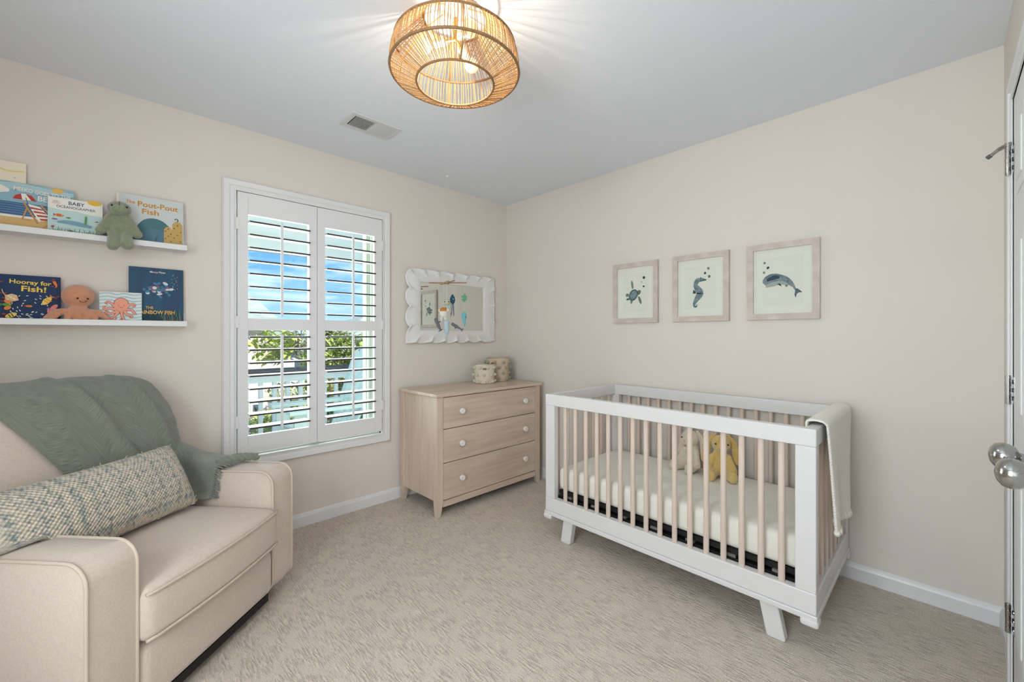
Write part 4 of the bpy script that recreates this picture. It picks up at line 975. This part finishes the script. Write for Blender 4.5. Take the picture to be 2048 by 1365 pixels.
# rainbow coloured deep-blue book
t = book('tall deep teal-blue book with yellow capital title on the lower ledge', -2.622, .217, .288, zl, -.030, .010, .04, mat('print_deep_teal', (26, 84, 112), .6, var=1, col2=(34, 60, 96), vscale=7, stretch=(4, 1, .6)))
a = Art(); a.text('Marcus Pfister', .112, .262, .014, P_white, .062, .004)
sc = [flat('scale_silver', (214, 218, 220)), flat('scale_blue', (70, 120, 168)), flat('scale_mauve', (150, 84, 120)), flat('scale_teal', (54, 132, 138))]
rnd = random.Random(9)
for k in range(34):
    an = rnd.random()*2*PI; r = rnd.random()**.6; a.ell(.115+.060*r*math.cos(an), .175+.040*r*math.sin(an), rnd.uniform(.006, .012), rnd.uniform(.005, .008), sc[k % 4], rnd.uniform(-.6, .6), 14)
for k in range(14): a.ell(.180+.012*math.sin(k*1.9), .180+k*.006, .0018, .0018, flat('bubble', (150, 196, 204)), 0, 8)
for k in range(18):
    x = .12+k*.0052; a.stroke([(x, .002), (x+.004*math.sin(k), .03), (x+.006*math.cos(k*2.2), .045+.03*abs(math.sin(k*1.3)))], [.004, .003, .001], (flat('weed_red', (140, 80, 84)), P_green, flat('weed_blue', (70, 100, 130)))[k % 3], 2)
for k in range(10): a.ell(.02+k*.011, .030+.012*math.sin(k*2), .012, .010, flat('weed_dark', (22, 62, 72)), 0, 10)
a.text('THE', .078, .074, .0185, flat('amber', (238, 190, 90)), .030, .012); a.text('RAINBOW FISH', .104, .048, .026, flat('amber', (238, 190, 90)), .150, .014)
a.done('cover_print', t, art_on(t))
# octopus book
t = book('small wavy blue-and-white book with a peach octopus on its cover', -2.727, .153, .152, zl, -.058, .016, .06, flat('wave_white', (230, 234, 232)))
a = Art()
for k in range(9): a.stroke([(.001, .012+k*.016), (.03, .017+k*.016), (.06, .011+k*.016), (.09, .017+k*.016), (.12, .011+k*.016), (.152, .016+k*.016)], .0065, flat('wave_blue', (176, 204, 214)))
O1, O2 = flat('octo_outline', (120, 56, 50)), flat('octo_peach', (236, 160, 134))
arms = [[(.060, .070), (.046, .090), (.030, .102), (.022, .094), (.030, .088)], [(.060, .064), (.036, .070), (.018, .064), (.016, .078), (.026, .078)], [(.064, .058), (.044, .046), (.026, .044), (.024, .056), (.034, .054)], [(.068, .056), (.056, .036), (.040, .020), (.054, .014), (.060, .026)],
        [(.078, .056), (.080, .034), (.086, .014), (.074, .012), (.076, .022)], [(.088, .058), (.098, .042), (.116, .036), (.112, .026), (.106, .030)], [(.092, .064), (.114, .066), (.122, .052), (.130, .044), (.126, .056)], [(.092, .070), (.106, .090), (.124, .094), (.126, .082), (.116, .082)]]
for p in arms: a.stroke(p, [.014, .012, .010, .007, .004], O1)
a.ell(.077, .094, .0275, .0295, O1)
for p in arms: a.stroke(p, [.011, .009, .007, .0045, .002], O2)
a.ell(.077, .094, .0255, .0275, O2); a.ell(.077, .068, .016, .012, O2); a.ell(.067, .085, .0018, .0018, P_black, 0, 8); a.ell(.087, .085, .0018, .0018, P_black, 0, 8); a.stroke([(.070, .078), (.077, .074), (.084, .078)], .0014, P_black)
a.text('If I were an octopus', .078, .001, .0150, P_black, .116, .010); a.done('cover_print', t, art_on(t))

# turtle toy sitting on the upper ledge, legs over the edge
tt = thing('plush_turtle', 'sage green plush turtle sitting on the upper ledge with dangling legs', 'plush toy', (-2.655, -.095, ZU-.013))
tx, ty, tz = -2.657, -.102, ZU+.002
body = blob([((tx, ty, tz+.056), (.044, .036, .056)), ((tx-.001, ty-.006, tz+.134), (.045, .040, .036)), ((tx-.002, ty-.036, tz+.124), (.031, .022, .022)),
             ((tx-.034, ty-.004, tz+.088), (tx-.066, ty-.014, tz+.020), .015, .020), ((tx+.034, ty-.004, tz+.088), (tx+.064, ty-.014, tz+.020), .015, .020),
             ((tx-.022, ty-.012, tz+.016), (tx-.024, ty-.050, tz-.052), .020, .023), ((tx+.024, ty-.012, tz+.016), (tx+.026, ty-.054, tz-.040), .020, .025)], .0042, 4)
obj('body', body, M_sage_plush, tt, 180)
sh = blob([((tx, ty+.036, tz+.066), (.062, .018, .068))], .005, 3); obj('shell', sh, M_pink_plush, tt, 180)
for sx in (-1, 1): obj('eye', ball(B(), (tx+sx*.026-.001, ty-.041, tz+.140), .0045, 10), M_eye, tt, 180)
obj('seam', tube(B(), [(tx-.001, ty-.032, tz+.164), (tx-.001, ty-.046, tz+.146), (tx-.002, ty-.0575, tz+.126), (tx-.002, ty-.048, tz+.106)], .0013, 6), mat('seam_thread', (104, 110, 88), .9), tt, 180)
# octopus toy on the lower ledge
ot = thing('plush_octopus', 'peach plush octopus with a stitched smile sitting on the lower ledge', 'plush toy', (-2.797, -.07, ZL-.013))
ox, oy, oz = -2.797, -.072, ZL-.012
limbs = []
for k_, dg in enumerate((178, 214, 243, 268, 292, 322, 2)):
    a_ = math.radians(dg); c_, s_ = math.cos(a_), math.sin(a_)*.55; ex = 1.35 if abs(c_) > .8 else 1.0
    p0, p1, p2 = (ox+c_*.024, oy+s_*.024, oz+.050), (ox+c_*.052*ex, oy+s_*.038-.002, oz+.044), (ox+c_*.072*ex, oy+s_*.030-.002, oz+.016)
    limbs += [(p0, p1, .014, .0150), (p1, p2, .0150, .0125)]
body = blob([((ox, oy+.014, oz+.120), (.057, .048, .055)), ((ox, oy+.006, oz+.056), (.036, .028, .026))]+limbs, .0036, 2)
obj('body', body, M_peach_plush, ot, 180)
for sx in (-1, 1): obj('eye', ball(B(), (ox+.016+sx*.0165, oy-.0335, oz+.108), .0042, 10), M_eye, ot, 180)
obj('smile', tube(B(), [(ox+.005, oy-.036, oz+.098), (ox+.010, oy-.036, oz+.092), (ox+.017, oy-.0355, oz+.090), (ox+.024, oy-.0345, oz+.092), (ox+.029, oy-.034, oz+.099)], .0011, 6), M_eye, ot, 180)

# ------------------------------------------------------------------ hanging mobile
HX, HY, HZ = -.831, -.227, 1.624
mb = thing('baby_mobile', 'felt sea-creature mobile on crossed sticks hanging before the mirror', 'mobile', (HX, HY, H))
obj('ceiling_hook', lathe(B(), [(.004, -.012), (.010, -.008), (.012, 0)], (HX, HY, H-.0002), 14), M_white, mb); obj('cord', tube(B(), [(HX, HY, H-.01), (HX, HY, HZ)], .0008, 5), M_thread, mb)
obj('stick', tube(B(), [Vector((HX, HY, HZ))-RT*.140, Vector((HX, HY, HZ))+RT*.145], .0045, 7), M_stick, mb, 50)
D2 = (FW*-.8+RT*.55).normalized(); obj('stick', tube(B(), [Vector((HX, HY, HZ))-D2*.12, Vector((HX, HY, HZ+.004))+D2*.12], .0045, 7), M_stick, mb, 50)
obj('binding', ball(B(), (HX, HY, HZ+.002), (.019, .019, .014), 10), mat('jute', (170, 138, 92), .9, bump=.6, bscale=200), mb, 180)
def felt(n_, c): return mat('felt_'+n_, c, .95, bump=.4, bscale=200)
def hang(u, dep, v, parts, kids=()):
    """a creature on its own thread: centre at photo pixel (u, v), dep metres from the camera plane"""
    p = CAM+FW*dep+RT*((u-1024)/F*dep); p.z = CAM.z+(CY-v)/F*dep
    return p
def creature(name, label_, p, parts, m, vox=.003, thread=True):
    sh_ = []
    for q in parts: sh_.append((tuple(Vector(q[0])+p), q[1]) if len(q) == 2 else (tuple(Vector(q[0])+p), tuple(Vector(q[1])+p), q[2], q[3]))
    bm = blob(sh_, vox, 2)
    o = obj(name, bm, m, mb, 180); tag(o, label_)
    if thread: obj('thread', tube(B(), [p, (p.x, p.y, HZ)], .0006, 4), M_thread, o)
    return o
def sub(parent, bm, m, name): return obj(name, bm, m, parent, 180)
R_ = lambda s: tuple(RT*s); 
def ax(r, u, f=0): return tuple(RT*r+Vector((0, 0, u))-FW*f)
p = hang(928, 3.16, 598, 0)
creature('felt_coral', 'green felt seaweed', p, [(ax(0, -.02), ax(0, .022), .007, .007), (ax(0, 0), ax(.016, .016), .006, .007), (ax(0, .004), ax(-.016, .018), .006, .007), (ax(0, -.012), ax(.017, -.002), .006, .006), (ax(0, -.012), ax(-.016, -.006), .006, .006), (ax(0, .022), ax(.006, .034), .006, .006)], felt('green', (104, 170, 124)))
p = hang(928, 3.16, 636, 0)
w = creature('felt_whale', 'teal felt whale', p, [(ax(0, .012), (.020, .020, .032)), (ax(0, -.01), ax(.002, -.048), .014, .006), (ax(.002, -.046), ax(.022, -.040), .005, .004), (ax(.002, -.046), ax(.004, -.066), .005, .004)], felt('teal', (120, 190, 200)))
sub(w, ball(B(), p+Vector(ax(.014, .006, .014)), .0032, 8), M_eye, 'eye')
p = hang(905, 3.20, 600, 0)
j = creature('felt_jellyfish', 'navy felt jellyfish with trailing yarn', p, [(ax(0, 0), (.020, .020, .034)), (ax(0, .03), (.010, .010, .012))], felt('navy', (44, 84, 108)))
for k in range(9):
    a_ = k*.7; q0 = p+Vector((math.cos(a_)*.012, math.sin(a_)*.012, -.026)); bm = tube(B(), [q0, q0+Vector((.006*math.sin(k), .004*math.cos(k), -.045)), q0+Vector((.010*math.sin(k*2.), .006, -.085-.012*(k % 3)))], .0016, 5); sub(j, bm, (felt('navy', (44, 84, 108)), felt('grey_blue', (130, 150, 162)), felt('pale', (206, 212, 212)))[k % 3], 'yarn')
sub(j, ball(B(), p+Vector(ax(.008, .004, .019)), .0035, 8), P_white, 'eye')
p = hang(894, 3.20, 606, 0)
fsh = creature('felt_fish', 'pale green felt fish', p, [(ax(0, 0), (.024, .024, .022)), (ax(0, .020), (.010, .010, .008))], felt('pale_green', (196, 208, 180)))
for s in (-1, 1): sub(fsh, ball(B(), p+Vector(ax(s*.014, .006, .019)), .0042, 8), M_eye, 'eye')
p = hang(887, 3.04, 626, 0)
cr_ = creature('felt_shellfish', 'white felt creature with an orange spotted cap', p, [(ax(0, -.006), (.030, .030, .034)), (ax(-.028, .018), (.012, .012, .010)), (ax(.030, .018), (.012, .012, .010)), (ax(-.012, -.03), ax(-.016, -.055), .012, .008), (ax(.012, -.03), ax(.014, -.05), .012, .008)], felt('white', (232, 228, 218)))
sub(cr_, ball(B(), p+Vector(ax(0, .020, .002)), (.029, .029, .016), 12), felt('orange', (206, 130, 50)), 'cap')
for k in range(4): sub(cr_, ball(B(), p+Vector(ax(-.012+.010*k, .030+.004*(k % 2), .014)), .0042, 8), M_eye, 'spot')
M_shark = felt('shark_grey', (112, 112, 116))
p = hang(876, 3.06, 648, 0)
creature('felt_shark', 'grey felt shark', p, [(ax(-.016, .030), ax(.006, -.02), .013, .012), (ax(.006, -.02), ax(.020, -.050), .011, .005), (ax(.018, -.046), ax(.006, -.056), .005, .004), (ax(.020, -.046), ax(.032, -.040), .005, .004), (ax(-.004, .01), ax(.018, .016), .007, .004)], M_shark)
p = hang(912, 3.08, 652, 0)
creature('felt_shark', 'grey felt shark pointing outwards', p, [(ax(-.024, .012), ax(.006, -.006), .012, .012), (ax(.006, -.006), ax(.040, -.028), .011, .005), (ax(.038, -.026), ax(.044, -.040), .005, .004), (ax(.038, -.026), ax(.054, -.024), .005, .004), (ax(-.004, .004), ax(-.006, -.022), .006, .004)], M_shark)
p = hang(893, 3.02, 655, 0)
creature('felt_narwhal', 'pale blue felt narwhal hanging tail down', p, [(ax(0, .03), ax(.002, -.03), .022, .018), (ax(.002, -.03), ax(-.002, -.066), .016, .005), (ax(-.002, -.062), ax(-.012, -.078), .005, .003), (ax(-.002, -.062), ax(.008, -.078), .005, .003)], felt('ice_blue', (184, 202, 212)))
# ------------------------------------------------------------------ armchair (built in its own frame: x across, y backwards)
CH_O, CH_A = Vector((-2.392, -.9535, 0)), math.radians(41)
ch = thing('armchair', 'cream linen recliner armchair with piped square arms', 'armchair', CH_O, CH_A)
CM = Matrix.Translation(CH_O) @ Matrix.Rotation(CH_A, 4, 'Z')
HWD, AW, AZ, AD = .458, .142, .602, .74
def arc(cx, cz, r, a0, a1, n_=6): return [(cx+r*math.cos(math.radians(a0+(a1-a0)*i/n_)), cz+r*math.sin(math.radians(a0+(a1-a0)*i/n_))) for i in range(n_+1)]
prof = arc(.055, .105, .05, 270, 180) + arc(.070, AZ-.065, .065, 180, 90) + [(AD-.02, AZ-.006), (AD, AZ-.03), (AD, .055)]
for s in (-1, 1):
    xi, xo = s*(HWD-AW), s*HWD
    cols = [xi, xi+(xo-xi)*.03, xi+(xo-xi)*.5, xi+(xo-xi)*.97, xo]; ins = [.010, .002, -.004, .002, .010]
    bm = B(); rows = []; cc = (.36, .33)
    for x, k in zip(cols, ins):
        row = []
        for y, z in prof:
            d = Vector((y-cc[0], z-cc[1])); ln = d.length; f = (ln-k)/ln; row.append(bm.verts.new((x, cc[0]+d.x*f, cc[1]+d.y*f)))
        rows.append(row)
    k = len(prof)
    for a, c in zip(rows, rows[1:]):
        for i in range(k): bm.faces.new((a[i], a[(i+1) % k], c[(i+1) % k], c[i]))
    bm.faces.new(rows[0]); bm.faces.new(rows[-1][::-1])
    o = obj('arm', bm, M_linen, ch, 50)
    for x in (xi, xo):
        pts = [(x, cc[0]+(y-cc[0])*.995, cc[1]+(z-cc[1])*.995) for y, z in prof[2:-1]]
        obj('piping', tube(B(), pts, .0052, 8), M_pipe, o, 180)
IW = HWD-AW-.003
bm = soft_box(-IW, IW, -.004, .30, .062, .262, .035, 4); obj('footrest_panel', bm, M_linen, ch, 50)
obj('body_frame', bbox(-IW, IW, .05, .70, .07, .268), M_linen, ch)
obj('kick_plate', bbox(-IW+.02, IW-.02, .012, .60, .030, .062), M_dark, ch)
bm = lathe(B(), [(.30, .0), (.31, .010), (.30, .024), (.06, .032), (.05, .05)], (0, .36, 0), 40); obj('swivel_base', bm, M_dark, ch, 40)
# seat cushion
def seat_pt(u, v, top):
    x = (u*2-1)*IW; y = -.018+v*.56; return x, y
bm = soft_box(-IW, IW, -.022, .54, .272, .442, .032, 4)
bmesh.ops.subdivide_edges(bm, edges=[e_ for e_ in bm.edges if e_.calc_length() > .2], cuts=10, use_grid_fill=True)
def seat_def(q):
    cx = q.x/IW; cy = (q.y-.26)/.28
    dz = .034*max(0, 1-cx*cx)*max(0, 1-cy**4) if q.z > .36 else 0
    dy = -.020*max(0, 1-cx*cx) if q.y < .02 else 0
    return Vector((q.x, q.y+dy, q.z+dz))
for q in bm.verts: q.co = seat_def(q.co)
so = obj('seat_cushion', bm, M_linen, ch, 50)
for z in (.428, .286):
    pts = [seat_def(Vector((x*IW*.995, -.024 if abs(x) < .97 else -.018, z))) for x in [-1+i/12 for i in range(25)]]
    obj('piping', tube(B(), pts, .005, 8), M_pipe, so, 180)
# back rest
BP = [(.47, .30), (.485, .42), (.505, .55), (.535, .68), (.565, .80), (.60, .90), (.64, .975), (.69, 1.02), (.745, 1.03), (.79, 1.0), (.815, .92), (.825, .75), (.83, .5), (.83, .10)]
def back_pt(t, y, z, off=0):
    k = max(0, 1-abs(t)**4.5)**(1/4.5); cy, cz = .69, min(z, .80)
    p = Vector((y-cy, z-cz)); ln = p.length; p = p*(k*(ln+off)/ln) if ln > 1e-6 else p
    return Vector((t*(HWD+off*.7)*(1-.20*max(0, z-.60)), cy+p.x, cz+p.y))
def bpath(s, P=BP):
    """catmull point on the back profile, s in segments"""
    i = min(int(s), len(P)-2); t = s-i; g = lambda k: Vector(P[max(0, min(len(P)-1, k))]); p0, p1, p2, p3 = g(i-1), g(i), g(i+1), g(i+2)
    q = .5*((2*p1)+(p2-p0)*t+(2*p0-5*p1+4*p2-p3)*t*t+(3*p1-p0-3*p2+p3)*t**3); return q.x, q.y
bm = B(); ts = [math.sin(PI/2*(-1+i/20)) for i in range(41)]
grid(bm, 41, 40, lambda a, b2: back_pt(ts[round(a*40)], *bpath(b2*13)))
bmesh.ops.remove_doubles(bm, verts=bm.verts[:], dist=.0005)
obj('backrest', bm, M_linen, ch, 180)

# ------------------------------------------------------------------ throw blanket over the back
tb = thing('throw_blanket', 'sage herringbone throw with fringed edge draped over the armchair back', 'blanket', CH_O, CH_A)
def zlow(lx): return min(1.0, max(.50, .648-1.5*(lx+.05)))
def s_at_z(z):
    lo, hi = 0., 8.
    for _ in range(30):
        m = (lo+hi)/2
        if bpath(m)[1] < z: lo = m
        else: hi = m
    return lo
def sheet(a, b2):
    t = -.985+1.975*a; t = max(-.985, min(.985, t)); lx = t*HWD; s0 = s_at_z(zlow(lx)); s1 = 11.6; s = s0+(s1-s0)*b2
    y, z = bpath(s)
    rid = .026*math.exp(-((lx-.06-(.9-z)*.42)/.022)**2)*(1 if z < 1.0 else .4) + .018*math.exp(-((lx-.29-(.9-z)*.25)/.020)**2)*(1 if z < .98 else .4) + .010*math.exp(-((lx-.20-(.75-z)*.5)/.018)**2)*(1 if z < .8 else 0)
    off = .012+rid+.006*noise.noise(Vector((lx*6, s*.8, 2)))+.004*noise.noise(Vector((lx*17, s*1.6, 5)))
    return back_pt(t, y, z, off)
bm = B(); grid(bm, 90, 70, sheet, uv=lambda a, b2: (a*.95+b2*.15, b2*1.15-a*.1))
bm = evaluated(bm, [('SOLIDIFY', dict(thickness=.005, offset=1))])
obj('draped_sheet', bm, M_throw, tb, 180)
CTL = [  # rows from the back to the fringed front edge; columns from the seat up and over the arm
    [(.10, .505, .490), (.20, .525, .590), (.31, .550, .680), (.395, .600, .720), (.425, .660, .730)],
    [(.20, .440, .482), (.265, .440, .560), (.330, .455, .645), (.410, .480, .680), (.462, .520, .660)],
    [(.27, .370, .478), (.298, .370, .535), (.318, .375, .628), (.400, .385, .650), (.468, .400, .630)],
    [(.30, .300, .476), (.306, .285, .520), (.312, .275, .612), (.385, .262, .630), (.462, .262, .622)]]
def bspl(P, t):
    n_ = len(P)-1; s = min(max(t*n_, 0), n_-1e-6); i = int(s); f = s-i; g = lambda k: P[max(0, min(n_, k))]
    p0, p1, p2, p3 = g(i-1), g(i), g(i+1), g(i+2); return .5*((2*p1)+(p2-p0)*f+(2*p0-5*p1+4*p2-p3)*f*f+(3*p1-p0-3*p2+p3)*f**3)
def patch(a, b2):
    rows_ = [bspl([Vector(c) for c in r], a) for r in CTL]; p = bspl(rows_, b2)
    w_ = math.sin(a*11+b2*3)*.006*(.4+b2)+.006*noise.noise(Vector((a*5, b2*4, 3)))
    return p+Vector((-.5, -.4, .7))*w_
bm = B(); grid(bm, 40, 36, patch, uv=lambda a, b2: (a*.4+.3, b2*.35))
bm = evaluated(bm, [('SOLIDIFY', dict(thickness=.005, offset=1))])
obj('arm_corner', bm, M_throw, tb, 180)
bm = B()
for k in range(46):
    a = (k+.5)/46; p = patch(a, 1.0); r_ = random.Random(k)
    if a < .55: q = p+Vector((r_.uniform(-.004, .002), -.020-r_.uniform(0, .012), -.012+r_.uniform(-.01, .006)))
    else: q = p+Vector((r_.uniform(-.006, .006), -.034-r_.uniform(0, .014), -.010+r_.uniform(-.002, .006)))
    q.z = max(q.z, .612 if (q.x > .318) else .478)
    tube(bm, [p+Vector((0, .006, .001)), (p+q)/2+Vector((r_.uniform(-.004, .004), 0, .003)), q], [.0032, .0028, .0016], 5)
tag(obj('fringe', bm, M_throw, tb, 180), kind='stuff')
bm = B()
for ph in (0, PI*2/3, PI*4/3):
    pts = []
    for i in range(28):
        t = i/27; c = Vector((.345, .300, .626)).lerp(Vector((.470, .190, .622)), t); c.z += .012*math.sin(t*PI)
        pts.append(c+Vector((.3, .3, .9)).normalized()*.010*math.sin(t*14+ph)+Vector((.6, .7, 0)).normalized()*.010*math.cos(t*14+ph))
    tube(bm, pts, [.012*(1-.25*i/27) for i in range(28)], 7)
obj('twisted_edge', bm, M_throw, tb, 180)

# ------------------------------------------------------------------ lumbar pillow
pw = thing('lumbar_pillow', 'long nubbly lumbar pillow in cream and blue plaid on the armchair seat', 'pillow', CH_O, CH_A)
PLN, PH, PTK = .70, .285, .088
PM = Matrix.Translation(Vector((-.115, .368, .618))) @ Matrix.Rotation(math.radians(1), 4, 'Y') @ Matrix.Rotation(math.radians(-28), 4, 'X')
def pil(a, b2, sd):
    u, v = a*2-1, b2*2-1
    th = PTK*(max(0, 1-abs(u)**4)**.6)*(max(0, 1-abs(v)**2.4)**.62)+.004*noise.noise(Vector((u*3, v*2, sd)))
    ex = 1-.045*(1-abs(u)**2)*abs(v)**3; ey = 1-.07*(1-abs(v)**2)*abs(u)**3
    p = PM @ Vector((u*PLN/2*(1-.035*(1-v*v)*abs(u)**6), sd*th, v*PH/2*(1-.05*(1-u*u))))
    if p.x < -.27:
        f = min(1, (-.27-p.x)/.08); lim = .512+.106*f
        if p.z < lim: p.z = lim+(p.z-lim)*.12
    else: p.z = max(p.z, .470+(.004 if sd < 0 else 0))
    return p
bm = B()
for sd in (-1, 1): grid(bm, 60, 34, lambda a, b2: pil(a, b2, sd), uv=lambda a, b2: (a*.70, b2*.285))
bmesh.ops.remove_doubles(bm, verts=bm.verts[:], dist=.0008)
obj('cover', bm, M_pillow, pw, 180)
bm = B()
for k in range(70):
    r_ = random.Random(k+50); e_ = k % 4; s = r_.random()
    a, b2 = ((s, 1.), (1., s), (s, 0.), (1., s))[e_]; p = pil(a, b2, -1)
    tube(bm, [p, p+Vector((r_.uniform(-.006, .006), r_.uniform(-.006, .002), r_.uniform(0, .010)))], [.0018, .0010], 4)
tag(obj('loose_threads', bm, M_basket, pw), kind='stuff')
